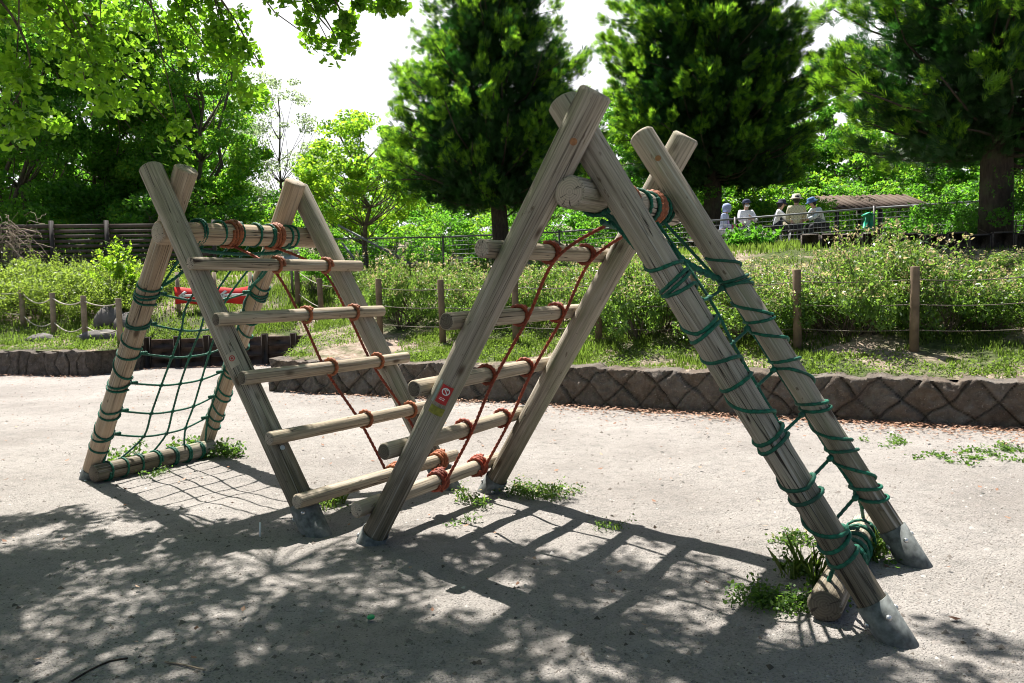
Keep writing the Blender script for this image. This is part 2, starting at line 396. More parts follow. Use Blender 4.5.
def wall(name, pts, hgt, thick, mat, label, diamond=True, step=.017, cell=.43):
    pts = np.array(pts, float); seg = np.linalg.norm(np.diff(pts, axis=0), axis=1); L = np.concatenate([[0], np.cumsum(seg)])
    s = np.unique(np.concatenate([np.arange(0, L[-1], step), L]))
    px = np.interp(s, L, pts[:, 0]); py = np.interp(s, L, pts[:, 1])
    d = np.diff(pts, axis=0)/seg[:, None]; nn = np.stack([d[:, 1], -d[:, 0]], 1)   # outward normal (towards the playground)
    mid = (L[:-1]+L[1:])/2
    vn = [nn[0]]
    nx = np.interp(s, mid, nn[:, 0]); ny = np.interp(s, mid, nn[:, 1])
    # sharp corners: use mitred normals near vertices
    l = np.hypot(nx, ny); nx /= l; ny /= l
    nz_ = int(hgt/step)+1
    zz = np.linspace(-.05, hgt, nz_)
    S, Zz = np.meshgrid(s, zz)
    if diamond:
        wob = (vnoise(S, Zz, 5)-.5)*.10
        a = (S+wob+Zz*1.06)/cell; b = (S-wob-Zz*1.06)/cell+.37
        ia, ib = np.floor(a), np.floor(b); fa, fb = a-ia, b-ib
        e = np.minimum(np.minimum(fa, 1-fa), np.minimum(fb, 1-fb))*cell/1.45
        tone = hsh(ia, ib); tilt = (hsh(ia, ib, 1)-.5)*(fa-.5)+(hsh(ia, ib, 2)-.5)*(fb-.5)
        prot = (hsh(ia, ib, 3))*.03
    else:
        a = S/.26+(vnoise(S, Zz, 4)-.5); ia = np.floor(a); fa = a-ia
        b = Zz/.6; ib = np.floor(b); fb = b-ib
        e = np.minimum(fa, 1-fa)*.26; tone = hsh(ia, ib); tilt = (hsh(ia, ib, 1)-.5)*(fa-.5); prot = hsh(ia, ib, 3)*.02
    j = np.clip(1.2-e/.011, 0, 1)*.92
    dome = np.clip(e/.024, 0, 1)**.6
    h = dome*.022+prot*dome+tilt*.10*dome+(vnoise(S, Zz, 11)-.5)*.035*dome+(vnoise(S, Zz, 26)-.5)*.022+(vnoise(S, Zz, 52)-.5)*.012
    batter = -(Zz)*.10
    off = h+batter
    topz = hgt+(vnoise(s, s*0, 1.7)-.5)*.05+(vnoise(s, s*0+3, 9)-.5)*.04+(hsh(np.floor(s/.31+.3*np.sin(s)), s*0)-.5)*.035
    Zr = Zz/hgt*topz[None]
    Xr = px[None]+nx[None]*off; Yr = py[None]+ny[None]*off
    rows = [np.stack([Xr, Yr, Zr], -1)]
    # top
    for q in (.04, .5, 1):
        bz = topz+.012+(vnoise(s, s*0+q*9, 9)-.5)*.02-(.02 if q == .04 else 0)
        o = off[-1]-thick*q
        rows.append(np.stack([px+nx*o, py+ny*o, bz], -1)[None])
    rows.append(np.stack([px+nx*(off[-1]-thick), py+ny*(off[-1]-thick), topz*0-.05], -1)[None])
    V = np.concatenate(rows, 0)
    T = np.concatenate([tone, np.repeat(tone[-1:], 4, 0)]); J = np.concatenate([j, np.zeros((4, len(s)))])
    n0 = V.shape[0]*V.shape[1]
    f = [tuple(q) for q in grid_faces(len(s), V.shape[0])]
    a = np.arange(n0).reshape(V.shape[:2])
    f.append(tuple(a[:, 0][::-1])); f.append(tuple(a[:, -1]))
    o = link(name, V.reshape(-1, 3), f, mat, attrs={'tone': T.ravel(), 'joint': J.ravel()})
    return tag(o, label, 'wall')
wall('stone_wall', WALL, .47, .32, M['stone'], 'long low brown stone retaining wall of diamond-set blocks, running right behind the climbing frames')
wall('stone_wall', LWALL, .46, .3, M['stone_dark'], 'low dark rough retaining wall at the left edge behind the green net frame', diamond=False)

# plank wall
M['plank'] = simple('brown_plank', (.115, .082, .065), .8, .35, 9, bump=.5)
M['plank_dark'] = simple('brown_plank_post', (.05, .04, .034), .8, .3, 9)
def plank_wall():
    r = empty('plank_wall', (-5.75, 15.75, 0), 'dark brown plank retaining wall with square posts behind the green net frame', 'wall')
    A = Vector((-7.36, 15.5, 0)); B = Vector((-3.95, 15.95, 0)); n = 6
    d = (B-A).normalized(); ang = math.atan2(d.y, d.x); rot = Matrix.Rotation(ang, 3, 'Z'); o = Vector(r.location)
    L = (B-A).length
    for i in range(n):
        c = A+d*(L*(i+.5)/n); m = MB()
        for k in range(3):
            m.box(Vector((c.x, c.y+random.uniform(-.004, .004), .10+k*.195))-o, (L/n-.13, .05, .185), rot, bev=.008)
        m.build('plank_panel', M['plank'], r)
    for i in range(n+1):
        c = A+d*(L*i/n)
        MB().box(Vector((c.x, c.y-.01, .31))-o, (.125, .14, .66), rot, bev=.01).build('post', M['plank_dark'], r)
plank_wall()

# ------------------------------------------------------------------ climbing frames
PRM = dict(A=dict(O=(-2.37175, 5.45866), th=.99433, zr=2.3687, zn=2.3702), B=dict(O=(.34979, 3.79708), th=1.01088, zr=2.4004, zn=2.418))
S_, H_, W_, DS = 1.4006, 2.20798, 1.1582, .1404
def log_obj(name, a, b, r0, r1, parent, mats, segs=28, rings=36, bend=.006, bev=.012, seed=0):
    """one log, its own axis along z, r0 at a, r1 at b"""
    a = Vector(a); b = Vector(b); L = (b-a).length; rg = np.random.default_rng(seed)
    zz = np.concatenate([[0, 0, bev], np.linspace(bev*2, L-bev*2, rings), [L-bev, L, L]])
    rr = np.interp(zz, [0, L], [r0, r1]); rr[0] = 0.0001; rr[-1] = 0.0001; rr[1] -= bev; rr[-2] -= bev
    th = np.linspace(0, 2*np.pi, segs, endpoint=False); ph = rg.uniform(0, 6, 6)
    T, Zq = np.meshgrid(th, zz)
    un = 1+.020*np.sin(T*2+ph[0]+Zq*.8)+.014*np.sin(T*3+ph[1]-Zq*1.9)+.012*np.sin(T*5+ph[2]+Zq*3)+.012*np.sin(Zq*5+ph[3])
    # a long drying check as a real groove
    g0 = ph[4]+.15*np.sin(Zq*1.7+ph[0])
    dth = np.abs((T-g0+np.pi) % (2*np.pi)-np.pi)
    un -= .07*np.exp(-(dth/.09)**2)*(.5+.5*np.sin(Zq*1.1+ph[5]))
    Rr = rr[:, None]*un
    cx = bend*np.sin(Zq/L*np.pi+ph[1]*.1)*np.cos(ph[5]); cy = bend*np.sin(Zq/L*np.pi)*np.sin(ph[5])
    V = np.stack([Rr*np.cos(T)+cx, Rr*np.sin(T)+cy, Zq], -1).reshape(-1, 3)
    n = segs; f = []; mi = []
    for i in range(len(zz)-1):
        for k in range(n):
            l = (k+1) % n; f.append((i*n+k, i*n+l, (i+1)*n+l, (i+1)*n+k)); mi.append(1 if i in (0, len(zz)-2) else 0)
    o = link(name, V, f, mats, parent, True, mi)
    o.matrix_local = Matrix.Translation(a) @ (b-a).to_track_quat('Z', 'Y').to_matrix().to_4x4()
    return o
def helix(a, b, ra, rb, t0, turns, phase, wob=0, n=None):
    """rope centre line winding round the axis a-b; turns: list of (fraction, cumulative turns)"""
    a = Vector(a); b = Vector(b); d = (b-a); L = d.length; d.normalize()
    x = d.orthogonal().normalized(); y = d.cross(x)
    fr = np.array([q[0] for q in turns]); tu = np.array([q[1] for q in turns])
    n = n or int((tu[-1]-tu[0])*26)+2
    out = []
    for k in np.linspace(0, 1, n):
        # parameter by turns so that tight windings stay smooth
        T = tu[0]+(tu[-1]-tu[0])*k; f = np.interp(T, tu, fr)+wob/L*math.cos(2*np.pi*T+1.1+.5*math.sin(T*1.3))+wob*.35/L*math.sin(T*2.7)
        ang = phase+2*np.pi*T; r = ra+(rb-ra)*f
        out.append(a+d*(L*f)+(x*math.cos(ang)+y*math.sin(ang))*r)
    return out
def wrap(c, axis, r, n, rr, spread, mb, phase=0, twist=70, amp=.26, tilt=0):
    """n turns of rope round a bar"""
    axis = Vector(axis).normalized(); x = axis.orthogonal().normalized(); y = axis.cross(x); c = Vector(c); pts = []
    K = 64
    for k in range(int(n*K)+1):
        q = k/K; ang = phase+2*math.pi*q
        pts.append(c+axis*((q/n-.5)*spread+tilt*math.cos(ang))+(x*math.cos(ang)+y*math.sin(ang))*(r+rr*.8+.002*math.sin(5*q)))
    mb.tube(pts, rr, 9, True, twist, 3, amp)
def densify(pts, step):
    pts = [Vector(p) for p in pts]; out = []
    for i in range(len(pts)-1):
        # Catmull-Rom
        p0 = pts[max(0, i-1)]; p1 = pts[i]; p2 = pts[i+1]; p3 = pts[min(len(pts)-1, i+2)]
        n = max(2, int((p2-p1).length/step))
        for k in range(n):
            t = k/n
            out.append(.5*((2*p1)+(p2-p0)*t+(2*p0-5*p1+4*p2-p3)*t*t+(3*p1-p0-3*p2+p3)*t**3))
    out.append(pts[-1]); return out

OBS = dict(A=dict(rn=((316, 530), (150, 167)), nn=((88, 480), (186, 168)), rf=((450, 487), (299, 189)), nf=((205, 452), (294, 181))),
           B=dict(rn=((373, 539), (597, 91)), nn=((895, 638), (563, 101)), rf=((490, 490), (686, 136)), nf=((915, 566), (641, 134))))
def climbing_frame(key, label):
    p = PRM[key]; side = 1 if key == 'A' else -1; th = p['th']
    U = Vector((math.cos(th), math.sin(th), 0)); V = Vector((math.sin(th), -math.cos(th), 0)); O = Vector((*p['O'], 0))
    base = O+U*W_/2; root = empty('climbing_frame', base, label, 'climbing frame')
    def leg(u, sv, zt): return O+U*u+V*sv*S_, O+U*u+V*sv*S_*(1-zt/H_)+Vector((0, 0, zt))
    legs = {}
    for nm, u, sv, zt in (('rn', -DS/2, side, p['zr']), ('nn', DS/2, -side, p['zn']), ('rf', W_+DS/2, side, p['zr']), ('nf', W_-DS/2, -side, p['zn'])):
        f, t = leg(u, sv, zt); (fx, fy), (tx, ty) = OBS[key][nm]
        g = G(fx, fy); f = f.lerp(g, .6)
        q = P(tx, ty, t.y); t = t.lerp(q, .7)
        legs[nm] = [f, t]
    info = {}
    for i, (nm, (f, t)) in enumerate(legs.items()):
        d = (t-f).normalized(); net = nm[0] == 'n'
        r0, r1 = (.061, .082) if net else (.072, .082)
        if key == 'A': r0, r1 = r0+.004, r1
        a = f-d*.12
        mat = M['wood_warm'] if (key == 'A' and net) else M['wood_foot']
        lo = log_obj('leg', a-base, t-base, r0, r1, root, [mat, M['end']], seed=i+10*(key == 'B'))
        sl_ = dict(A=dict(rn=.20, nn=.10, rf=.2, nf=.09), B=dict(rn=.07, nn=.17, rf=.12, nf=.21))[key][nm]
        m = MB(); zz = .12; rs = r0+.011
        m.lathe([(rs, -.1), (rs, zz+sl_), (rs-.004, zz+sl_+.001), (rs-.005, zz+sl_-.03)], seg=28)
        so_ = m.build('sleeve', M['steel'], lo, True)
        for an in (0.6, 2.2, 3.8, 5.4):
            bl = MB(); bl.lathe([(.001, 0), (.013, .001), (.013, .007), (.006, .012), (.001, .013)], seg=10, rot=Vector((math.cos(an), math.sin(an), 0)).to_track_quat('Z', 'Y').to_matrix(), c=(math.cos(an)*(rs-.001), math.sin(an)*(rs-.001), zz+sl_-.07))
            bl.build('bolt', M['zinc'], lo, True)
        info[nm] = dict(f=f, t=t, d=d, r0=r0, r1=r1, obj=lo, a=a)
    def at(nm, z):
        f, t = info[nm]['f'], info[nm]['t']; k = z/t.z; return f.lerp(t, k), info[nm]['r0']+(info[nm]['r1']-info[nm]['r0'])*k
    # beam lies in the crotch under the crossings
    zb = H_-.14214/math.sin(math.atan2(S_, H_)); rb = .082
    p0 = O-U*.118+Vector((0, 0, zb)); p1 = O+U*(W_+.16)+Vector((0, 0, zb))
    if key == 'B': p1 = O+U*(W_+.12)+Vector((0, 0, zb))
    if key == 'A': p0 = p0.lerp(P(157, 234, p0.y), .7)
    log_obj('crossbeam', p0-base, p1-base, rb, rb, root, [M['wood_warm'] if key == 'A' else M['wood'], M['end']], seed=5+ord(key))
    # rungs on the outside of the rung legs
    rr = .044 if key == 'A' else .046
    rung = []
    for i in range(5):
        z = .1616+.36748*i
        a, ra = at('rn', z); b, rb_ = at('rf', z)
        n = (Vector((0, 0, S_))+V*side*H_).normalized()
        off = n*(ra+rr*.8)
        a2 = a+off; b2 = b+off; dd = (b2-a2).normalized()
        j0, j1 = random.uniform(-.008, .008), random.uniform(-.01, .01)
        e0 = a2-dd*(.075+j0)-dd*.055; e1 = b2+dd*(.075+j1)+dd*.045
        log_obj('rung', e0-base, e1-base, rr*random.uniform(.97, 1.05), rr*random.uniform(.95, 1.03), root, [M['rung_wood'], M['end_dark'] if random.random() < .7 else M['end']], 20, 16, .004, .006, seed=30+i+ord(key))
        rung.append((a2, b2, n))
    # ledger between the net feet
    if key == 'A': g0 = G(93, 474, .075); g1 = G(213, 447, .075)
    else: g0 = G(824, 606, .078); g1 = g0+U*(W_+.12)
    lr = .074 if key == 'B' else .07
    log_obj('ledger_beam', g0-base, g1-base, lr, lr, root, [M['wood_foot'], M['end_dark']], 24, 16, .004, .01, seed=77)
    # climbing ropes with lashings
    for fr in ((.44, .41), (.80, .76)):
        pts = []; uu, ub = fr
        w0 = O+U*(ub*W_)+Vector((0, 0, zb))
        # leave the beam underneath, on the rung side
        pts.append(w0+V*side*.03-Vector((0, 0, rb+.012)))
        lashes = []
        for i in (4, 3, 2, 1, 0):
            a2, b2, n = rung[i]; c = a2.lerp(b2, uu+.02*math.sin(i*2.3)+(.03*(4-i) if key == 'A' else .015*(4-i)))
            pts.append(c-n*(rr+.014)+Vector((0, 0, 0))); 
            axis = (b2-a2).normalized()
            nt_ = 2.6 if i == 0 else 1.35; lash = MB(); lashes.append(lash)
            wrap(c, axis, rr+.002, nt_, .0115, .03*nt_, lash, phase=1+i, tilt=.006)
            if i == 0:
                wrap(c+axis*.035, axis, rr+.012, 1.6, .0115, .04, lash, phase=2)
        last = pts[-1]; pts.append(last+Vector((0, 0, -.03))+V*side*.01)
        rope = MB().tube(densify(pts, .008), .0098, 9, True, 60, 3, .22)
        ro = rope.build('climbing_rope', M['red_rope'], root, True, off=base)
        for lash in lashes: lash.build('rope_lashing', M['orange_rope'] if key == 'A' else M['red_rope'], ro, True, off=base)
        l2 = MB(); wrap(w0, U, rb, 2.7, .0115, .075, l2, phase=.5, tilt=.008)
        wrap(w0+U*.02, U, rb+.004, 1.2, .012, .03, l2, phase=2.5, tilt=.015)
        q = w0+V*side*.02-Vector((0, 0, rb+.016))
        l2.tube(densify([q-U*.10-V*.01*side, q-U*.04+Vector((0, 0, -.006)), q+U*.03], .008), .0115, 9, True, 60, 3, .2)
        l2.build('rope_lashing', M['orange_rope'], ro, True, off=base)
    # net between the net legs
    levels = [1.50, 1.27, 1.04, .80, .57, .37]
    net = MB(); rg = .0092 if key == 'B' else .0085
    ns = (Vector((0, 0, S_))-V*side*H_).normalized()      # outward normal of the net face
    us = [.30, .51, .72]
    grid = {}
    ends = []
    for li, z in enumerate(levels):
        a, ra = at('nn', z); b, rb_ = at('nf', z); dd = (b-a).normalized()
        A_ = a+dd*(ra+.012); B_ = b-dd*(rb_+.012) if key == 'A' else b-dd*(rb_*.55)-ns*(rb_*.9); sag = .055+.01*math.sin(li*1.7)
        ends.append((A_, B_))
        for k, u in enumerate(us): 
            q = A_.lerp(B_, u+.015*math.sin(li+k*2))-Vector((0, 0, sag*4*u*(1-u)))-ns*(.02 if key == 'A' else (.03, .05, .07, .09, .12, .13)[li])*(4*u*(1-u))**.5; grid[li, k] = q
        line = [A_]+[grid[li, k] for k in range(3)]+[B_]
        net.tube(densify(line, .014), rg, 7, True, 80, 3, .15)
        for q in line[1:4]: net.tube([q+dd*.018+Vector((0, 0, .004)), q, q-dd*.018-Vector((0, 0, .003))], [rg*1.1, rg*2.1, rg*1.1], 7)
        for q, s2 in ((A_, 1), (B_, -1)):
            for kk in range(4):
                qq = q+dd*s2*(.01+.018*kk); net.tube([qq-dd*.010, qq, qq+dd*.010], [rg*1.2, rg*1.9, rg*1.2], 7)
    dU = (g1-g0)
    for k in range(3):
        top = O+U*(W_*us[k]*.72+.26)+Vector((0, 0, zb))-V*side*.045-Vector((0, 0, rb*.85))
        bot = g0.lerp(g1, .22+.26*k)+Vector((0, 0, lr+.004))+ns*.01
        line = [top]+[grid[i, k] for i in range(6)]+[bot]
        net.tube(densify(line, .014), rg, 7, True, 80, 3, .15)
    # edge cords beside the legs
    for s2, j in ((1, 0), (-1, 1)):
        top = O+U*(.17 if j == 0 else W_-.17)+Vector((0, 0, zb))-V*side*.04-Vector((0, 0, rb*.8))
        bot = g0.lerp(g1, .08 if j == 0 else .93)+Vector((0, 0, lr))
        line = [top]+[e[j]+ns*.004 for e in ends]+[bot]
        net.tube(densify(line, .014), rg*1.05, 7, True, 80, 3, .15)
    # the head rope that hangs under the beam
    for q, j in ((.22, 0), (.62 if key == 'B' else .82, 1)):
        e = ends[0][j]; a = O+U*(W_*q)+Vector((0, 0, zb-rb-.01))-V*side*.03
        net.tube(densify([a, a.lerp(e, .5)-Vector((0, 0, .03)), e+Vector((0, 0, .04))], .01), rg*(2.0 if key == 'B' and j else 1.3), 9, True, 50, 3, .3)
    hh = [O+U*(W_*q)+Vector((0, 0, zb-rb-.02-.05*math.sin(math.pi*q)))-V*side*.03 for q in (.15, .3, .5, .7, .85)]
    net.tube(densify(hh, .014), rg*1.6, 7, True, 60, 3, .25)
    no = net.build('rope_net', M['green_rope'], root, True, off=base)
    # windings on beam
    for ub, n in ((.17, 2.6), (.32, 1.2), (.46, 1.3), (.60, 1.2), (.71, 1.3), (.86, 1.2), (.91, 1.2)):
        bw = MB(); wrap(O+U*(W_*ub)+Vector((0, 0, zb)), U, rb, n, rg, .02*n, bw, phase=ub*9, tilt=.01)
        bw.build('beam_winding', M['green_rope'], no, True, off=base)
    for ub in ((.1, .22, .34, .48, .62, .74, .86) if key == 'A' else (.50, .57, .66, .78, .86)):
        lw = MB(); wrap(g0.lerp(g1, ub), U, lr, 1.6, rg, .03, lw, phase=ub*7, tilt=.012)
        lw.build('ledger_winding', M['green_rope'], no, True, off=base)
    for nm in ('nn', 'nf'):
        f, t = info[nm]['f'], info[nm]['t']; tz = t.z
        turns = []; T = 0; z = 1.66 if key == 'B' else 1.60
        seq = []
        for li, zl in enumerate(levels):
            seq.append((zl+.055, None)); 
        zs = [z]; ts = [0.]
        for li, zl in enumerate(levels):
            zs += [zl+.035, zl-.03]; ts += [ts[-1]+(.75 if li else .6), ts[-1]+(.75 if li else .6)+(3.0 if li == 0 else (1.7, 1.7, 1.35, 1.8, 1.4, 1.5)[li])]
        zs.append(.30 if key == 'B' else .22); ts.append(ts[-1]+.8)
        fr = [(zq/tz) for zq in zs]
        k1 = .25/tz
        pts = helix(f, t, info[nm]['r0']+rg*.7, info[nm]['r1']+rg*.7, 0, list(zip(fr, ts)), 1.1 if nm == 'nn' else 2.6, wob=.030, n=int(ts[-1]*30))
        m = MB(); m.tube(pts, rg, 7, True, 80, 3, .15)
        m.build('leg_winding', M['green_rope'], no, True, off=base)
    return root, info, base
fa, infoA, baseA = climbing_frame('A', 'log A-frame climbing frame on the left with green rope net and five rungs')
fb, infoB, baseB = climbing_frame('B', 'tall log A-frame climbing frame in the centre and right, green rope wound round its legs')

# decals and small fittings, built on the legs' own surface
def on_leg(info, X, Y, r_extra=.0):
    """frame on a leg's camera-facing surface nearest to pixel X, Y"""
    best = None
    for k in np.linspace(0, 1, 400):
        q = info['f'].lerp(info['t'], k); a, b = proj(q); e = (a-X)**2+(b-Y)**2
        if best is None or e < best[0]: best = (e, k, q)
    k, q = best[1], best[2]; d = info['d']; r = info['r0']+(info['r1']-info['r0'])*k
    v = (Vector((0, 0, CH))-q); v = (v-d*v.dot(d)).normalized()
    s = d.cross(v)   # sideways
    return q, d, v, s, r
def curved_patch(name, mat, info, X, Y, w_, h_, r_extra, ang0=0, up0=0, holes=None, n=10, parent=None, base=None, mats=None):
    q, d, v, s, r = on_leg(info, X, Y); m = MB(); R_ = r*1.035+r_extra; vv = []; a_ = w_/R_
    for j in range(5):
        for i in range(n+1):
            an = ang0+(i/n-.5)*a_; vv.append(q+d*(up0+(j/4-.5)*h_)+(v*math.cos(an)+s*math.sin(an))*R_)
    f = [(j*(n+1)+i, j*(n+1)+i+1, (j+1)*(n+1)+i+1, (j+1)*(n+1)+i) for j in range(4) for i in range(n)]
    m.add([tuple(x-base) for x in vv], f); return m.build(name, mat, parent)
def leg_disc(info, X, Y, rad, ang0, up0, r_extra, base, ring=None, n=20):
    q, d, v, s, r = on_leg(info, X, Y); R_ = r*1.035+r_extra; m = MB(); vv = []
    inner = ring or 0
    for rr_ in (inner, (inner+rad)/2, rad):
        for k in range(n):
            x = rr_*math.cos(2*math.pi*k/n); y = rr_*math.sin(2*math.pi*k/n); an = ang0+x/R_
            vv.append(q+d*(up0+y)+(v*math.cos(an)+s*math.sin(an))*R_-base)
    f = []
    for j in range(2):
        for k in range(n):
            l = (k+1) % n; f.append((j*n+k, j*n+l, (j+1)*n+l, (j+1)*n+k))
    m.add([tuple(x) for x in vv], f); return m
def leg_line(info, X, Y, pts, wd, ang0, up0, r_extra, base, m):
    q, d, v, s, r = on_leg(info, X, Y); R_ = r*1.035+r_extra
    for (x0, y0), (x1, y1) in zip(pts[:-1], pts[1:]):
        L = math.hypot(x1-x0, y1-y0)+1e-9; nx, ny = -(y1-y0)/L*wd/2, (x1-x0)/L*wd/2; vv = []
        for x, y in ((x0-nx, y0-ny), (x1-nx, y1-ny), (x1+nx, y1+ny), (x0+nx, y0+ny)):
            an = ang0+x/R_; vv.append(tuple(q+d*(up0+y)+(v*math.cos(an)+s*math.sin(an))*R_-base))
        m.add(vv, [(0, 1, 2, 3)])
M['red_sign'] = simple('faded_red_plate', (.42, .035, .035), .5, .2, 30)
M['white_paint'] = simple('white_paint', (.72, .72, .70), .5, .08, 20)
M['dark_paint'] = simple('dark_paint', (.04, .04, .04), .6)
M['yellow_sign'] = simple('yellow_green_plate', (.22, .22, .035), .6, .4, 40)
M['grey_plate'] = simple('grey_green_plate', (.28, .34, .30), .6, .2, 30)
M['cream_sign'] = simple('cream_plate', (.42, .36, .28), .6, .1, 30)
rn = infoB['rn']
curved_patch('sticker', M['red_sign'], rn, 441, 386, .066, .115, .002, .0, 0, parent=fb, base=baseB)
curved_patch('sticker_edge', M['grey_plate'], rn, 441, 386, .016, .14, .0015, -.62 if True else 0, 0, parent=fb, base=baseB)
curved_patch('sticker', M['yellow_sign'], rn, 435, 403, .085, .05, .002, .0, .0, parent=fb, base=baseB)
m = leg_disc(rn, 441, 386, .023, .0, .022, .0035, baseB, ring=.017)
leg_line(rn, 441, 386, [(-.013, .013), (.013, -.013)], .005, .0, .022, .0045, baseB, m)
for yy in (-.022, -.032): leg_line(rn, 441, 386, [(-.018, yy), (.014, yy)], .004, 0, 0, .0035, baseB, m)
m.build('prohibition_mark', M['white_paint'], fb)
m = MB(); leg_line(rn, 441, 386, [(-.004, .014), (0, .026), (.006, .022), (.003, .012)], .005, 0, .018, .004, baseB, m)
m.build('figure_mark', M['white_paint'], fb)
rn = infoA['rn']
curved_patch('sticker', M['cream_sign'], rn, 233, 364, .07, .10, .002, -.35, 0, parent=fa, base=baseA)
leg_disc(rn, 233, 364, .020, -.35, .01, .0035, baseA, ring=.014).build('ring_mark', M['red_sign'], fa)
leg_disc(rn, 233, 364, .008, -.35, .01, .0035, baseA, ring=.0).build('dot_mark', M['red_sign'], fa)
leg_disc(rn, 273, 455, .016, .35, 0, .003, baseA).build('metal_disc', M['zinc'], fa)
M['plug'] = simple('brown_plug', (.27, .13, .06), .8, .3, 60)
for inf, X, Y in ((infoB['rn'], 567, 136), (infoB['nf'], 655, 166)):
    leg_disc(inf, X, Y, .018, .1, 0, .003, baseB).build('bolt_plug', M['plug'], fb)
for inf, X, Y in ((infoA['nn'], 90, 0),): pass

# ------------------------------------------------------------------ foliage generators
def rand_unit(n, r=rng):
    v = r.normal(size=(n, 3)); return v/np.linalg.norm(v, axis=1)[:, None]
def leaves(c, size, normal_bias=None, bias=.5, shape='diamond', jit=.35, r=rng, ratio=.55):
    """leaf faces at points c: returns verts, faces"""
    n = len(c); N = rand_unit(n, r)
    if normal_bias is not None:
        N = N*(1-bias)+np.asarray(normal_bias)*bias; N /= np.linalg.norm(N, axis=1)[:, None]+1e-9
    a = np.cross(N, rand_unit(n, r)); a /= np.linalg.norm(a, axis=1)[:, None]+1e-9; b = np.cross(N, a)
    s = (np.asarray(size)*np.ones(n)*r.uniform(1-jit, 1+jit, n))[:, None]
    if shape == 'diamond':
        v = np.stack([c-a*s*.5, c+b*s*ratio*.5-N*s*.06, c+a*s*.5, c-b*s*ratio*.5-N*s*.06], 1); k = 4
        f = np.arange(n*4).reshape(n, 4)
    elif shape == 'fan':      # ginkgo leaf
        v = np.stack([c-a*s*.45, c+a*s*.05-b*s*.55, c+a*s*.42-b*s*.32+N*s*.06, c+a*s*.33, c+a*s*.42+b*s*.32+N*s*.06, c+a*s*.05+b*s*.55], 1)
        f = np.arange(n*6).reshape(n, 6)
    return v.reshape(-1, 3), f
def clump_points(centres, radii, per, r=rng, shell=.5):
    out = []; nb = []
    for c, q in zip(centres, radii):
        d = rand_unit(per, r); rad = (r.uniform(shell**3, 1, per))**(1/3)
        out.append(np.asarray(c)+d*(rad[:, None])*np.asarray(q)); nb.append(d)
    return np.concatenate(out), np.concatenate(nb)
def skeleton(mb, base, top, r0, n=6, lean=.1, r=rng, seg=8):
    b = np.array(base, float); t = np.array(top, float); pts = [b]
    for k in range(1, n+1):
        q = b+(t-b)*k/n; q[:2] += r.normal(0, lean*.25, 2); pts.append(q)
    mb.tube(pts, np.linspace(r0, r0*.25, n+1), seg); return pts
def branch(mb, a, b, r0, r=rng, sag=.1, seg=6, n=5):
    a = np.array(a, float); b = np.array(b, float); L = np.linalg.norm(b-a); pts = []
    off = r.normal(0, L*.06, 3)
    for k in range(n+1):
        t = k/n; pts.append(a+(b-a)*t+off*math.sin(math.pi*t)+np.array([0, 0, sag*L*math.sin(math.pi*t)]))
    mb.tube(pts, np.linspace(r0, r0*.3, n+1), seg); return pts

M['bark'] = bark_mat('grey_brown_bark', (.13, .105, .08)); M['bark_dark'] = bark_mat('dark_bark', (.055, .042, .032))
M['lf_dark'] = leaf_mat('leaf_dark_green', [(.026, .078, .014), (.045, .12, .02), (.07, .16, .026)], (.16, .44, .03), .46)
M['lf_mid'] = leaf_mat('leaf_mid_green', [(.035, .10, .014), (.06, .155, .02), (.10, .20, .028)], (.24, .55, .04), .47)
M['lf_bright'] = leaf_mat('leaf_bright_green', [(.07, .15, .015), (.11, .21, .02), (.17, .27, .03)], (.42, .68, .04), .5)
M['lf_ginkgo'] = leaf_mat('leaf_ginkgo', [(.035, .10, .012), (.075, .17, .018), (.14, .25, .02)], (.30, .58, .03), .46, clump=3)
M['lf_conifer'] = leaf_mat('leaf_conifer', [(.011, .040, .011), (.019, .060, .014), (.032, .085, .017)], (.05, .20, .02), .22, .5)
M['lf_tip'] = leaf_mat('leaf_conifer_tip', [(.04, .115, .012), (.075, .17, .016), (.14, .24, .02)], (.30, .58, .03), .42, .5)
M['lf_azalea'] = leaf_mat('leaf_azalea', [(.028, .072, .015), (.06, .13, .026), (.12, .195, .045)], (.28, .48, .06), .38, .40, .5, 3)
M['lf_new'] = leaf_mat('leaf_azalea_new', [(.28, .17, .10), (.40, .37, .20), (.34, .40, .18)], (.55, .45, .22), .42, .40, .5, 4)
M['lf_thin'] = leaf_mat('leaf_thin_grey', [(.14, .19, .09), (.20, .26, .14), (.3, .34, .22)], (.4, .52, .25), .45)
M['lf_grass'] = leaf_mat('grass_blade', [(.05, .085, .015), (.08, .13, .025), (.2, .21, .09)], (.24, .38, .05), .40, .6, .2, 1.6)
M['lf_weed'] = leaf_mat('weed_leaf', [(.025, .065, .012), (.05, .11, .018), (.11, .17, .035)], (.18, .34, .04), .38)

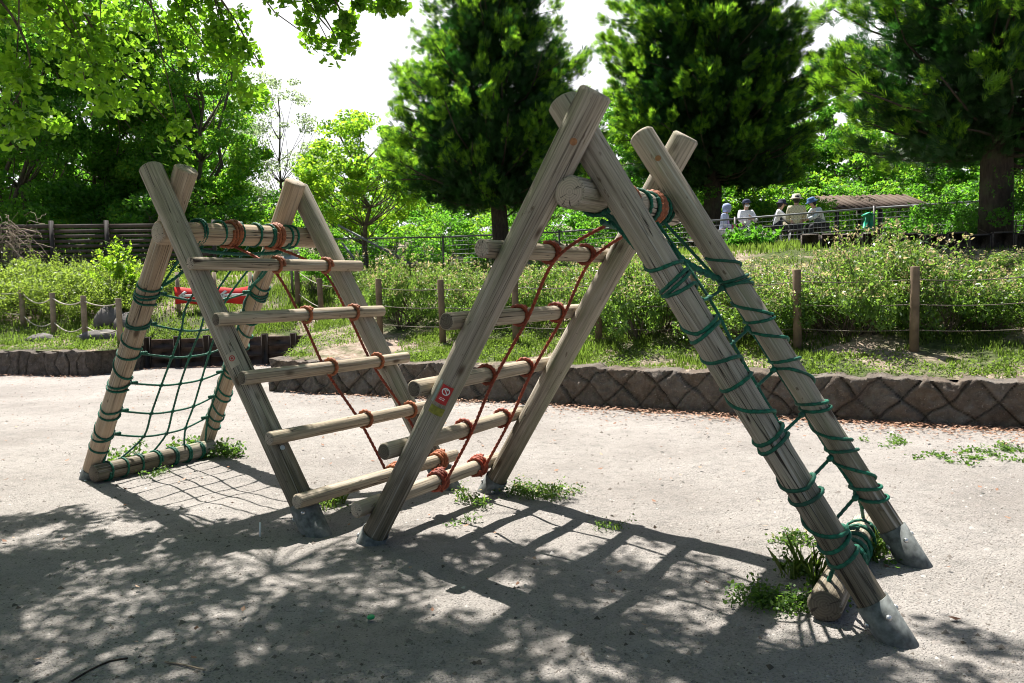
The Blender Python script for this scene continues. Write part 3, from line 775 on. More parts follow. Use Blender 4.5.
def broadleaf(name, base, hgt, rad, mats, label, cat='tree', group=None, nclump=90, per=260, leaf=.11, trunk_h=.3, r0=.16, seed=1, squash=.85, stems=1, sparse=.72, bark='bark', cone=0.):
    r = np.random.default_rng(seed); root = empty(name, base, label, cat, group)
    tr = MB(); cc = []; cr = []
    ch = hgt*(1-trunk_h); cz = hgt*trunk_h+ch*.5
    tops = []
    for s in range(stems):
        o = r.normal(0, .12*(stems > 1), 2); t = r.normal(0, rad*.25*(1 if stems > 1 else .4), 2)
        tops.append(skeleton(tr, (o[0], o[1], -.2), (t[0], t[1], hgt*.86), r0/math.sqrt(stems), 8, rad*.25, r))
    for i in range(nclump):
        d = rand_unit(1, r)[0]; q = r.uniform(.45, 1)**.5
        k = 1-cone*max(0, d[2])
        c = np.array([d[0]*rad*q*k, d[1]*rad*q*k, cz+d[2]*ch*.5*q]); c += r.normal(0, rad*.07, 3)
        cc.append(c); s = r.uniform(.12, .22)*rad; cr.append((s*1.15, s*1.15, s*squash*.75))
        if i % 2 == 0:
            tp = tops[i % stems]; a = tp[min(len(tp)-1, max(2, int((c[2]-hgt*.18)/hgt*len(tp))))]
            branch(tr, a, c, r0*.22, r, -.08)
    tr.build('trunk', M[bark], root, True)
    pts, nb = clump_points(cc, cr, per, r, .35)
    nb = nb*.4+np.array([0, 0, .6])
    if len(mats) == 1:
        v, f = leaves(pts, leaf, nb, .45, r=r); link('crown', v, f, M[mats[0]], root)
    else:
        k = r.random(len(pts)) < sparse
        v, f = leaves(pts[k], leaf, nb[k], .45, r=r); v2, f2 = leaves(pts[~k], leaf, nb[~k], .45, r=r)
        link('crown', np.concatenate([v, v2]), np.concatenate([f, f2+len(v)]), [M[mats[0]], M[mats[1]]], root, mi=np.concatenate([np.zeros(len(f)), np.ones(len(f2))]))
    return root

def conifer(name, base, hgt, rad, label, seed=1, trunk_h=1.6, r0=.22, group=None, nb=235, cap=.82):
    r = np.random.default_rng(seed); root = empty(name, base, label, 'conifer', group)
    tr = MB(); skeleton(tr, (0, 0, -.3), (0, 0, hgt*.97), r0, 10, .12, r, 12)
    C1 = []; D1 = []; S1 = []; T1 = []
    for i in range(nb):
        t = (i+r.uniform(0, 1))/nb; z = trunk_h+(hgt-trunk_h)*t**1.15
        prof = min(cap, 1-t**1.6)*min(1, .72+t*2.5)
        L = rad*prof*r.uniform(.68, 1.10)+.1
        az = i*2.399+r.uniform(-.4, .4); el = R(r.uniform(0, 20)+12*t)
        d = np.array([math.cos(az)*math.cos(el), math.sin(az)*math.cos(el), math.sin(el)])
        a = np.array([0, 0, z-.25*L*.3]); b = a+d*L
        branch(tr, a, b, .045*(1-t*.7), r, -.07, 5, 4)
        ncl = max(3, int(L*4.2))
        for k in range(ncl):
            q = .18+.84*(k+r.random())/ncl
            c = a+d*L*q; c[2] += -.07*L*math.sin(math.pi*q)+.0
            sd = np.cross(d, [0, 0, 1]); sd /= np.linalg.norm(sd)+1e-9
            wd = L*.20*(1.15-q)+.14
            c = c+sd*r.normal(0, wd)+np.array([0, 0, r.normal(0, .10)])
            ns = 34
            cd = d*.75+sd*r.normal(0, .35)+np.array([0, 0, r.uniform(.15, .75)]); cd /= np.linalg.norm(cd); dirs = cd+r.normal(0, .22, (ns, 3))
            dirs /= np.linalg.norm(dirs, axis=1)[:, None]
            C1.append(c+r.normal(0, .075, (ns, 3))+cd*r.uniform(-.16, .16, (ns, 1))); D1.append(dirs); S1.append(np.full(ns, r.uniform(.13, .21)*(1.25 if hgt > 12.1 else 1)))
            T1.append(np.full(ns, q+.12*(r.random()-.5)))
    tr.build('trunk', M['bark_dark'], root, True)
    c = np.concatenate(C1); d = np.concatenate(D1); s = np.concatenate(S1)*r.uniform(.75, 1.25, len(c)); q = np.concatenate(T1)
    n = len(c); side = np.cross(d, rand_unit(n, r)); side /= np.linalg.norm(side, axis=1)[:, None]; up = np.cross(side, d)
    # a spray: five narrow fingers in one flat fan
    V = []; 
    for ang, ln in ((-.95, .55), (-.5, .8), (-.05, 1.0), (.42, .78), (.85, .6)):
        for base_t in ((0, .35) if abs(ang) > .1 else (0,)):
            o = c+d*(s*base_t)[:, None]
            dd = d*math.cos(ang)+side*math.sin(ang)+up*.12*r.normal(0, 1, (n, 1)); l = (s*ln*(1-base_t*.5))[:, None]
            pp = side*math.cos(ang)-d*math.sin(ang); w_ = .06
            V.append(np.stack([o, o+dd*l*.45+pp*l*w_, o+dd*l, o+dd*l*.45-pp*l*w_], 1))
    m = len(V); V = np.concatenate(V, 0); qq = np.tile(q, m)
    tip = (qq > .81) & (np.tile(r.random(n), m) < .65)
    f = np.arange(len(V)*4).reshape(-1, 4)
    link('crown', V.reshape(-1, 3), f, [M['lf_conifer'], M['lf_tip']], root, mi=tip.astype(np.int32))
    return root

def place(px, depth): x = P(px, 288, depth).x; return Vector((x, depth, Hf(x, depth)))

# three large conifers
conifer('conifer', place(500, 20), 8.7, 3.35, 'tall dark conifer in the centre behind the crossed log tops', 3, 1.75, .24)
conifer('conifer', place(712, 26.0), 12.4, 5.2, 'dark conifer behind the person in white, its trunk right of the crossed logs', 4, 2.7, .34, nb=300, cap=.70)
conifer('conifer', place(994, 14.5), 12.0, 3.75, 'large dark conifer at the right edge with a thick bare lower trunk', 5, 1.8, .30, nb=290)

# left broadleaf trees
broadleaf('broadleaf_tree', place(20, 25), 9.6, 3.5, ['lf_mid', 'lf_dark'], 'dense green tree behind the left end of the slatted fence', nclump=150, per=460, leaf=.135, trunk_h=.12, seed=11, stems=3)
broadleaf('broadleaf_tree', place(105, 27), 10.6, 3.4, ['lf_mid', 'lf_dark'], 'tall dense green tree behind the crossed logs of the left frame', nclump=150, per=460, leaf=.135, trunk_h=.12, seed=12, stems=3)
broadleaf('broadleaf_tree', place(195, 27), 9.4, 2.7, ['lf_mid', 'lf_bright'], 'rounded green tree right of the left frame\'s crossed logs, against the sky', nclump=130, per=430, leaf=.13, trunk_h=.12, seed=13, stems=2)
broadleaf('small_tree', place(369, 22), 4.3, 1.9, ['lf_bright', 'lf_mid'], 'young tree with bright yellow-green leaves and one thin trunk, left of the centre conifer', nclump=100, per=200, leaf=.11, trunk_h=.26, r0=.09, seed=14, sparse=.8)
broadleaf('thin_tree', place(283, 32), 8.0, 1.9, ['lf_thin'], 'sparse pale tree showing sky through its twigs, left of the yellow-green tree', nclump=90, per=75, leaf=.11, trunk_h=.2, r0=.08, seed=15)

# woods behind
w0 = []
WL = 'leafy tree in the wood beyond the fences'
WG = 'trees of the wood beyond the fences'
protos = [broadleaf('woodland_tree', place(205, 34), 7.5, 2.8, ['lf_dark', 'lf_mid'], WL, group=WG, nclump=70, per=200, leaf=.17, trunk_h=.18, seed=21, stems=2),
          broadleaf('woodland_tree', place(820, 36), 6.8, 2.9, ['lf_dark', 'lf_mid'], WL, group=WG, nclump=70, per=200, leaf=.17, trunk_h=.25, seed=22, stems=3),
          broadleaf('woodland_tree', place(430, 38), 6.4, 2.8, ['lf_mid', 'lf_bright'], WL, group=WG, nclump=70, per=200, leaf=.17, trunk_h=.2, seed=23, stems=2)]
wl = [(-60, 34, 1.1, 0), (60, 38, 1.1, 1), (150, 36, 1., 0), (235, 40, .62, 2), (330, 37, .6, 1), (385, 42, .7, 0), (470, 36, .85, 1), (540, 40, .95, 2), (600, 35, .85, 0), (655, 40, 1., 1),
      (705, 36, .9, 2), (760, 34, .8, 0), (800, 42, .95, 2), (868, 33, .78, 2), (905, 39, .95, 0), (950, 34, .85, 1), (1000, 40, 1., 2), (1050, 34, 1., 0), (1110, 36, 1.1, 1), (1170, 34, 1.1, 2), (-130, 36, 1.2, 2)]
for i, (px, dp, sc, k) in enumerate(wl):
    o = copy_tree(protos[k]); o.location = place(px, dp); o.rotation_euler = (0, 0, i*1.7); o.scale = (sc*1.1, sc*1.1, sc)
protos = None
# understory thickets
UL = 'low leafy thicket at the foot of the far trees'; UG = 'thickets under the far trees'
up = [broadleaf('thicket', place(300, 27), 2.2, 1.6, ['lf_mid', 'lf_bright'], UL, 'bush', UG, 34, 170, .10, .02, .05, 31, stems=3),
      broadleaf('thicket', place(590, 27), 2.3, 1.7, ['lf_dark', 'lf_mid'], UL, 'bush', UG, 34, 170, .10, .02, .05, 32, stems=3)]
for i, (px, dp, sc, k) in enumerate([(-20, 24, 1, 1), (50, 23.5, 1.0, 1), (115, 24.5, 1.1, 0), (165, 24, 1.1, 1), (215, 25, 1.25, 0), (250, 26, 1.2, 1), (335, 28, 1.1, 1), (395, 27, .9, 0), (450, 27, .9, 1), (500, 26.5, .9, 0), (545, 26, 1.0, 1), (640, 27, 1.0, 0), (690, 27, 1, 1), (745, 26.5, .95, 0), (785, 27, 1.0, 0), (835, 29, 1., 1), (880, 30, 1.1, 0), (925, 28, 1.0, 1), (965, 27, 1.0, 0), (1025, 25, 1.1, 1), (1070, 25, 1.1, 0), (20, 29, 1.3, 0), (90, 29, 1.3, 1), (140, 30, 1.4, 0), (185, 30, 1.3, 1), (270, 31, 1.3, 1), (360, 31, 1.2, 0), (425, 31, 1.2, 1), (750, 31, 1.3, 1), (800, 31, 1.3, 0), (850, 33, 1.4, 1), (900, 33, 1.4, 0), (700, 31, 1.3, 0), (560, 31, 1.3, 1), (480, 31, 1.3, 0), (950, 31, 1.3, 1), (1000, 31, 1.4, 0)]):
    o = copy_tree(up[k]); o.location = place(px, dp); o.rotation_euler = (0, 0, i*2.1); o.scale = (sc*1.15, sc*1.15, sc)

# ------------------------------------------------------------------ fences, sign, shelter on the plateau
M['slat'] = simple('dark_slat', (.085, .065, .052), .7, .3, 5); M['slat_edge'] = simple('fence_post_dark', (.04, .034, .03), .7, .2, 8)
def slat_fence():
    a = P(-60, 250, 19.5); b = P(215, 250, 20.5); a.z = b.z = 0
    r = empty('slatted_fence', ((a.x+b.x)/2, (a.y+b.y)/2, Hf((a.x+b.x)/2, 20)), 'dark brown horizontal slatted fence on the bank at the left', 'fence')
    o = Vector(r.location); d = (b-a).normalized(); L = (b-a).length; rot = Matrix.Rotation(math.atan2(d.y, d.x), 3, 'Z'); n = 5
    ztop = 3.34
    for i in range(n):
        c = a+d*(L*(i+.5)/n); m = MB()
        for k in range(11):
            m.box(Vector((c.x, c.y, ztop-.06-k*.128))-o, (L/n-.06, .03, .08 if k else .10), rot)
        m.build('slat_panel', M['slat'], r)
    for i in range(n+1):
        c = a+d*(L*i/n); MB().box(Vector((c.x, c.y-.03, (ztop+1.6)/2+.03))-o, (.09, .09, ztop-1.5), rot).build('post', M['slat_edge'], r)
slat_fence()

M['wire'] = simple('galvanised_wire', (.16, .17, .18), .6, .1, 10, .2, .3)
M['rail_dark'] = simple('dark_rail', (.16, .15, .15), .5, .1, 10, .3)
def wire_fence():
    # posts along a line across the plateau, mesh between them
    nodes = [(330, 22), (444, 21.5), (560, 21), (640, 20), (735, 18.6), (873, 18.2), (982, 17.6), (1110, 16.8)]
    ps = [P(px, 280, d) for px, d in nodes]
    r = empty('wire_fence', (ps[4].x, ps[4].y, Hf(ps[4].x, ps[4].y)), 'grey wire mesh fence with a top rail in front of the group of people', 'fence'); o = Vector(r.location)
    hts = 1.05
    tops = [Vector((p.x, p.y, Hf(p.x, p.y)+hts)) for p in ps]
    # even out the rail height
    tz = [P(330, 239, 22).z, P(444, 237, 21.5).z, P(560, 232, 21).z, P(640, 226, 20).z, P(735, 219, 18.6).z, P(873, 208, 18.2).z, P(982, 201, 17.6).z, P(1110, 193, 16.8).z]
    for t, z in zip(tops, tz): t.z = z
    for i, t in enumerate(tops):
        z0 = min(Hf(t.x, t.y), t.z-.9)-.1; m = MB(); m.tube([Vector((t.x, t.y, z0))-o, t+Vector((0, 0, .05))-o], .028, 8)
        m.build('post', M['rail_dark'], r, True)
    for i in range(len(tops)-1):
        a, b = tops[i]-o, tops[i+1]-o; m = MB(); m.tube([a, b], .022, 8); m.build('top_rail', M['wire'], r, True)
        m = MB(); L = (b-a).length
        for k in range(1, 9): m.tube([a-Vector((0, 0, .12*k)), b-Vector((0, 0, .12*k))], .0075 if k in (2, 4, 6, 8) else .004, 4, False)
        nv = int(L/.09)
        for k in range(nv+1):
            q = a.lerp(b, k/nv); m.tube([q, q-Vector((0, 0, .98))], .0032, 4, False)
        m.build('wire_mesh', M['wire'], r)
wire_fence()

M['post_wood'] = simple('grey_brown_post', (.16, .115, .075), .85, .35, 7, bump=.4)
M['post_wood2'] = simple('weathered_pale_post', (.24, .19, .135), .85, .3, 7, bump=.4)
def rope_fence(label, spots, hts, ropes, mat, rmat, r_post=.055, rr=.008, sagv=.05):
    ps = [Vector((P(px, 300, d).x, d, 0)) for px, d in spots]
    for p in ps: p.z = Hf(p.x, p.y)
    c = ps[len(ps)//2]; r = empty('rope_fence', c, label, 'fence')
    for p in ps:
        lean = Vector((random.uniform(-.02, .02), random.uniform(-.02, .02), 0)); m = MB()
        m.tube([p-c-Vector((0, 0, .15)), p-c+lean*.5+Vector((0, 0, hts*.5)), p-c+lean+Vector((0, 0, hts-.012)), p-c+lean+Vector((0, 0, hts))], [r_post, r_post*.98, r_post*.97, r_post*.85], 14)
        m.build('post', mat, r, True)
    for a, b in zip(ps[:-1], ps[1:]):
        m = MB()
        for h_ in ropes:
            L = (b-a).length; s = sagv*random.uniform(.5, 1.6)*min(1, L)
            ln = [a.lerp(b, k/10)+Vector((0, 0, h_-4*s*(k/10)*(1-k/10)))-c for k in range(11)]
            m.tube(densify(ln, .05), rr, 6, True)
        m.build('rope', rmat, r, True)
rope_fence('brown log post and rope fence along the top of the stone wall on the right',
           [(379, 12.6), (442, 12.0), (515, 11.4), (598, 10.8), (693, 10.2), (798, 9.6), (915, 8.95), (1045, 8.5)], .99, (.25, .55, .84), M['post_wood'], M['dull_rope'], .052, .006, .03)
rope_fence('short pale post and rope fence above the wall at the far left', [(-45, 17.5), (22, 16.6), (52, 16.0), (83, 15.4), (118, 15.0)], .85, (.25, .75), M['post_wood2'], M['pale_rope'], .055, .013, .12)
rope_fence('post and rope fence beside the path behind the left frame\'s rungs', [(298, 17.6), (321, 16.9), (345, 16.8)], .95, (.3, .8), M['post_wood'], M['pale_rope'], .06, .009, .06)

# red arrow sign on posts
def arrow_sign():
    d = 17.2; L = P(176, 296, d); Rr = P(254, 296, d)
    r = empty('arrow_sign', (L.x, d, Hf(L.x, d)), 'red banner with two white left-pointing arrows, seen through the green net', 'sign'); o = Vector(r.location)
    zc = L.z; h_ = .36; w_ = Rr.x-L.x
    m = MB(); n = 16; vv = []
    for j in range(2):
        for i in range(n+1):
            for s in (-1, 1): vv.append((w_*i/n, -.05+s*.006+.012*math.sin(i*1.1), zc-o.z+(j-.5)*h_+.02*math.sin(i*.8+j)-.05*(i/n)*(1-i/n)*4*.3))
    idx = lambda j, i, s: (j*(n+1)+i)*2+s
    f = []
    for i in range(n):
        f += [(idx(0, i, 0), idx(0, i+1, 0), idx(1, i+1, 0), idx(1, i, 0)), (idx(0, i, 1), idx(1, i, 1), idx(1, i+1, 1), idx(0, i+1, 1)),
              (idx(1, i, 0), idx(1, i+1, 0), idx(1, i+1, 1), idx(1, i, 1)), (idx(0, i, 0), idx(0, i, 1), idx(0, i+1, 1), idx(0, i+1, 0))]
    f += [(idx(0, 0, 0), idx(1, 0, 0), idx(1, 0, 1), idx(0, 0, 1)), (idx(0, n, 0), idx(0, n, 1), idx(1, n, 1), idx(1, n, 0))]
    m.add(vv, f); m.build('banner', simple('red_banner', (.62, .035, .03), .5, .1, 6), r)
    for x0 in (.08, .98):
        m = MB(); z0 = zc-o.z; y = -.075; al = .62
        if x0 > .9: al = .68
        def pr(pts):
            k = len(pts); m.add([(x, y, z0+z) for x, z in pts]+[(x, y-.004, z0+z) for x, z in pts], [tuple(range(k, 2*k)), tuple(range(k-1, -1, -1))]+[(i, (i+1) % k, k+(i+1) % k, k+i) for i in range(k)])
        pr([(x0+.08, -.028), (x0+al, -.028), (x0+al, .028), (x0+.08, .028)])
        pr([(x0, 0), (x0+.15, -.11), (x0+.20, -.075), (x0+.075, 0)]); pr([(x0, 0), (x0+.075, 0), (x0+.20, .075), (x0+.15, .11)])
        m.build('arrow', M['white_paint'], r)
    for px in (178, 215, 251):
        x = P(px, 296, d).x; z1 = P(px, 272, d).z
        MB().tube([(x-o.x, 0, Hf(x, d)-o.z-.1), (x-o.x, 0, z1-o.z)], .045, 12).build('post', M['post_wood2'], r, True)
arrow_sign()
def notice_board():
    d = 18.2; p = P(291, 255, d); r = empty('notice_board', (p.x, d, Hf(p.x, d)), 'small white board on a thin stand behind the left frame\'s crossbeam', 'sign'); o = Vector(r.location)
    MB().box((0, -.03, p.z-o.z), (.42, .03, .24), bev=.006).build('board', M['white_paint'], r)
    MB().box((0, 0, (p.z-o.z)/2), (.05, .03, p.z-o.z)).build('stand', M['rail_dark'], r)
notice_board()
for (a, b, d, lb) in (((338, 225), (368, 241), 21.0, 'thin pale metal pole slanting down towards the young yellow-green tree'), ((342, 243), (358, 263), 20.0, 'short pale pole leaning near the foot of the young tree')):
    p, q = P(*a, d), P(*b, d); g = Hf(q.x, q.y)
    q2 = q+(q-p)*max(0, (q.z-g)/max(.1, p.z-q.z)) if p.z > q.z else q
    m = MB().tube([p, q2], .03, 8); tag(m.build('leaning_pole', M['wire'], None, True), lb, 'pole')

M['roof'] = simple('brown_roof', (.09, .062, .045), .8, .3, 4, bump=.4)
def shelter():
    d = 27; a = P(822, 210, d); b = P(918, 205, d); r = empty('shelter', ((a.x+b.x)/2, d, Hf((a.x+b.x)/2, d)), 'low open shelter with a brown ribbed roof behind the people at right', 'shelter'); o = Vector(r.location)
    w_ = b.x-a.x; zt = P(870, 193, d).z-o.z; ze = P(870, 210, d).z-o.z
    m = MB(); n = 14
    for i in range(n):
        x = -w_/2+w_*(i+.5)/n
        ang = math.atan2(zt-ze, 1.9); m.box((x, .1, (zt+ze)/2), (w_/n-.03, 2.1, .06), Matrix.Rotation(ang, 3, 'X'))
        m.box((x+w_/n/2, .1, (zt+ze)/2+.03), (.05, 2.1, .07), Matrix.Rotation(ang, 3, 'X'))
    m.build('roof', M['roof'], r)
    for sx in (-1, 0, 1):
        for y in (-.75, .9):
            hh = ze-.05 if y < 0 else zt-.08; MB().box((sx*(w_/2-.2), y, hh/2), (.12, .12, hh)).build('post', M['slat_edge'], r)
shelter()
def green_box():
    p = P(867, 221, 17.9); m = empty('post_box', p-Vector((0, 0, .18)), 'small green box with a pitched lid fixed on the wire fence post', 'box')
    g = simple('green_paint', (.03, .36, .22), .5, .1)
    MB().box((0, -.05, .16), (.19, .15, .30), bev=.012).build('box', g, m)
    k = MB(); k.box((-.05, -.05, .335), (.135, .2, .02), Matrix.Rotation(-.45, 3, 'Y')); k.box((.055, -.05, .335), (.135, .2, .02), Matrix.Rotation(.45, 3, 'Y')); k.build('lid', g, m)
green_box()
# low kerb on the plateau edge at the right
m = MB()
pa = P(800, 252, 14.8); pb = P(1060, 252, 13.4)
for i in range(12):
    a = pa.lerp(pb, i/12); b = pa.lerp(pb, (i+1)/12); c = (a+b)/2; m.box((c.x, c.y, Hf(c.x, c.y)+.06+.02*math.sin(i*3)), ((b-a).length-.006, .22, .42), Matrix.Rotation(math.atan2(b.y-a.y, b.x-a.x), 3, 'Z'), bev=.03)
tag(m.build('low_wall', M['stone_dark']), 'low dark kerb wall on the bank below the right-hand conifer', 'wall')

# ------------------------------------------------------------------ people beyond the fence
def skin_mesh(name, joints, edges, radii, mat, parent, sub=2):
    names = list(joints); me = bpy.data.meshes.new(name)
    me.from_pydata([joints[k] for k in names], [(names.index(a), names.index(b)) for a, b in edges], [])
    o = bpy.data.objects.new(name, me); C.objects.link(o)
    sm = o.modifiers.new('skin', 'SKIN')
    for i, k in enumerate(names):
        sv_ = me.skin_vertices[0].data[i]; rr_ = radii[k]; sv_.radius = rr_ if isinstance(rr_, tuple) else (rr_, rr_); sv_.use_root = (i == 0)
    sb = o.modifiers.new('sub', 'SUBSURF'); sb.levels = sub; sb.render_levels = sub
    bpy.context.view_layer.update()
    dg = bpy.context.evaluated_depsgraph_get(); me2 = bpy.data.meshes.new_from_object(o.evaluated_get(dg))
    o.modifiers.clear(); o.data = me2; me2.materials.clear(); me2.materials.append(mat)
    me2.polygons.foreach_set('use_smooth', np.ones(len(me2.polygons), bool)); me2.name = name
    o.parent = parent; return o
SK = simple('skin', (.52, .33, .24), .6, .08)
HAIR = simple('dark_hair', (.02, .017, .015), .6, .2, 60)
def cloth(n, c): return simple(n, c, .85, .15, 30)
def person(px, depth, hgt, face, label, top, bottom, hat, hatcol, lean=0.0, arms='down', extra=None, stripe=None, zoff=0, sit=True):
    base = place(px, depth); base.z += zoff; root = empty('person', base, label, 'person', rz=face); s = hgt/1.65
    # x: right, -y: forward (before the rotation)
    def bend(p):
        x, y, z = p
        if sit and z > .84:
            dz = (z-.88)*1.0; return (x*s, (y-dz*math.sin(lean))*s, (.50+dz*math.cos(lean))*s)
        if z > .88: dz = z-.88; return (x*s, (y-dz*math.sin(lean))*s, (.88+dz*math.cos(lean))*s)
        return (x*s, y*s, z*s)
    J = dict(pelvis=(0, 0, .90), waist=(0, 0, 1.04), chest=(0, .01, 1.24), neckb=(0, .01, 1.38), neck=(0, -.005, 1.44), head=(0, -.02, 1.53), crown=(0, -.015, 1.60),
             hipL=(-.09, 0, .86), kneeL=(-.10, -.02, .48), ankL=(-.10, .02, .08), toeL=(-.11, -.14, .04), hipR=(.09, 0, .86), kneeR=(.10, -.03, .48), ankR=(.10, .01, .08), toeR=(.11, -.15, .04),
             shL=(-.17, .01, 1.34), shR=(.17, .01, 1.34))
    if sit: J.update(kneeL=(-.12, -.40, .50), ankL=(-.12, -.36, .08), toeL=(-.13, -.51, .04), kneeR=(.13, -.41, .50), ankR=(.13, -.38, .08), toeR=(.14, -.53, .04))
    if arms == 'folded': ar = dict(elL=(-.23, -.10, 1.10), wrL=(-.03, -.22, 1.14), elR=(.23, -.10, 1.10), wrR=(.04, -.24, 1.18))
    elif arms == 'reach': ar = dict(elL=(-.20, -.20, 1.14), wrL=(-.13, -.42, 1.06), elR=(.20, -.20, 1.14), wrR=(.13, -.42, 1.06))
    elif arms == 'hold': ar = dict(elL=(-.21, -.05, 1.08), wrL=(-.08, -.24, 1.0), elR=(.21, -.05, 1.08), wrR=(.08, -.24, 1.0))
    else: ar = dict(elL=(-.24, .02, 1.09), wrL=(-.24, -.06, .86), elR=(.24, .02, 1.09), wrR=(.24, -.06, .86))
    J.update(ar)
    for q in 'LR':
        w_, e_ = Vector(J['wr'+q]), Vector(J['el'+q]); d = (w_-e_).normalized(); J['ha'+q] = tuple(w_+d*.09); J['fi'+q] = tuple(w_+d*.16)
    J = {k: bend(v) for k, v in J.items()}
    rad = dict(pelvis=(.14, .10), waist=(.12, .09), chest=(.145, .10), neckb=(.07, .06), neck=.05, head=(.078, .095), crown=(.05, .06), shL=.055, shR=.055)
    for q in 'LR': rad.update({'hip'+q: .085, 'knee'+q: .058, 'ank'+q: .04, 'toe'+q: .032, 'el'+q: .042, 'wr'+q: .028, 'ha'+q: (.036, .018), 'fi'+q: (.026, .012)})
    rad = {k: tuple(x*s for x in v) if isinstance(v, tuple) else v*s for k, v in rad.items()}
    E_ = [('pelvis', 'waist'), ('waist', 'chest'), ('chest', 'neckb'), ('neckb', 'neck'), ('neck', 'head'), ('head', 'crown')]
    for q in 'LR': E_ += [('pelvis', 'hip'+q), ('hip'+q, 'knee'+q), ('knee'+q, 'ank'+q), ('ank'+q, 'toe'+q), ('chest', 'sh'+q), ('sh'+q, 'el'+q), ('el'+q, 'wr'+q), ('wr'+q, 'ha'+q), ('ha'+q, 'fi'+q)]
    skin_mesh('body', J, E_, rad, SK, root)
    if sit:
        st_ = empty('stool', base, 'pale-legged stool under the '+{722: 'person by the trunk', 723: 'person by the trunk', 746: 'person in white shirt', 776: 'person in navy hat', 796: 'person in cream hat', 821: 'person in blue hat'}[px], 'stool', 'stools of the people beyond the fence', rz=face)
        MB().box((0, .02, .385*s), (.36, .30, .04), bev=.01).build('seat', M['rail_dark'], st_)
        for x in (-1, 1):
            for y in (-1, 1): MB().tube([(x*.14, .02+y*.11, .37*s), (x*.19, .02+y*.15, 0)], .014, 6).build('leg', M['white_paint'], st_)
    g = lambda ks, k2: ({k: J[k] for k in ks}, [e for e in E_ if e[0] in ks and e[1] in ks], {k: (tuple(x*1+k2 for x in rad[k]) if isinstance(rad[k], tuple) else (rad[k]+k2, rad[k]+k2)) for k in ks})
    ks = ['pelvis', 'waist', 'chest', 'neckb', 'shL', 'elL', 'wrL', 'shR', 'elR', 'wrR', 'hipL', 'hipR']
    j, e, r_ = g(ks, .022*s); r_['hipL'] = r_['hipR'] = (.10*s, .10*s)
    skin_mesh('shirt', j, e, r_, top, root)
    ks = ['pelvis', 'hipL', 'kneeL', 'ankL', 'hipR', 'kneeR', 'ankR']; j, e, r_ = g(ks, .014*s); skin_mesh('trousers', j, e, r_, bottom, root)
    hd = Vector(J['head']); cr_ = Vector(J['crown']); ax = (cr_-hd).normalized(); rot = ax.to_track_quat('Z', 'Y').to_matrix()
    hc = hd+ax*.01
    m = MB(); m.lathe([(.02*s, -.09*s), (.06*s, -.07*s), (.082*s, -.01*s), (.084*s, .05*s), (.07*s, .10*s), (.01*s, .118*s)], hc+Vector((0, .038*s, 0)), 14, rot); m.build('hair', HAIR, root, True)
    m = MB(); hcm = hatcol
    if hat == 'brim': m.lathe([(.165*s, .028*s), (.168*s, .034*s), (.108*s, .06*s), (.103*s, .12*s), (.08*s, .148*s), (.01*s, .155*s)], hc, 18, rot)
    elif hat == 'cap':
        m.lathe([(.105*s, .035*s), (.106*s, .07*s), (.09*s, .12*s), (.05*s, .142*s), (.01*s, .145*s)], hc, 16, rot)
        m.lathe([(.07*s, -.004), (.072*s, 0), (.07*s, .006)], hc+ax*.045*s+Vector((0, -.11*s, -.005)), 14, rot, sy=1.2)
    elif hat == 'hood': m.lathe([(.10*s, -.10*s), (.125*s, -.02*s), (.128*s, .05*s), (.10*s, .12*s), (.02*s, .15*s)], hc+Vector((0, .015*s, 0)), 16, rot)
    m.build('hat', hcm, root, True)
    # face: nose, eyes
    m = MB(); fw = Vector((0, -1, 0)); m.tube([hc+Vector((0, -.088*s, .012*s)), hc+Vector((0, -.112*s, -.018*s)), hc+Vector((0, -.09*s, -.026*s))], [.008*s, .014*s, .008*s], 6); m.build('nose', SK, root, True)
    m = MB()
    for sx in (-1, 1): m.lathe([(.001, -.004), (.009*s, 0), (.001, .004)], hc+Vector((sx*.03*s, -.089*s, .014*s)), 8, Matrix.Rotation(math.pi/2, 3, 'X'))
    m.build('eyes', HAIR, root, True)
    if extra == 'mask':
        m = MB(); m.lathe([(.03*s, -.055*s), (.062*s, -.04*s), (.066*s, -.008*s), (.05*s, .0)], hc+Vector((0, -.062*s, -.012*s)), 12, rot, sy=.85); m.build('face_mask', M['white_paint'], root, True)
    if extra == 'bag':
        m = MB(); m.box(Vector((0, -.31*s, .60*s)), (.20, .10, .22), bev=.03)
        o = m.build('pink_bag', cloth('pink_cloth', (.75, .12, .28)), None)
        o.matrix_world = Matrix.Translation(base) @ Matrix.Rotation(face, 4, 'Z'); tag(o, 'small pink bag held by the person in pale blue beside the trunk', 'bag')
    if extra == 'vest' or stripe:
        ks = ['pelvis', 'waist', 'chest', 'neckb']; j, e, r_ = g(ks, .034*s); skin_mesh('vest', j, e, r_, stripe, root)
    return root
def check_mat(name, a, b):
    t = NT(name); ck = t.n('TexChecker'); ck.inputs['Scale'].default_value = 28; ck.inputs[1].default_value = col4(a); ck.inputs[2].default_value = col4(b)
    t.l(t.coord(), ck.inputs[0]); return t.done(t.bsdf(ck.outputs[0], .85))
wh = cloth('white_shirt', (.80, .81, .88)); nv = cloth('navy_cloth', (.02, .025, .05)); cr2 = check_mat('cream_check', (.66, .62, .46), (.50, .46, .32)); dk = cloth('dark_trousers', (.03, .03, .035))
person(723, 19.2, 1.46, 1.1, 'person in pale blue sun hood and lilac top beside the dark tree trunk', cloth('lilac_shirt', (.50, .56, .78)), cloth('pale_trousers', (.6, .6, .62)), 'hood', cloth('pale_blue_hood', (.30, .36, .58)), .15, 'hold', 'bag')
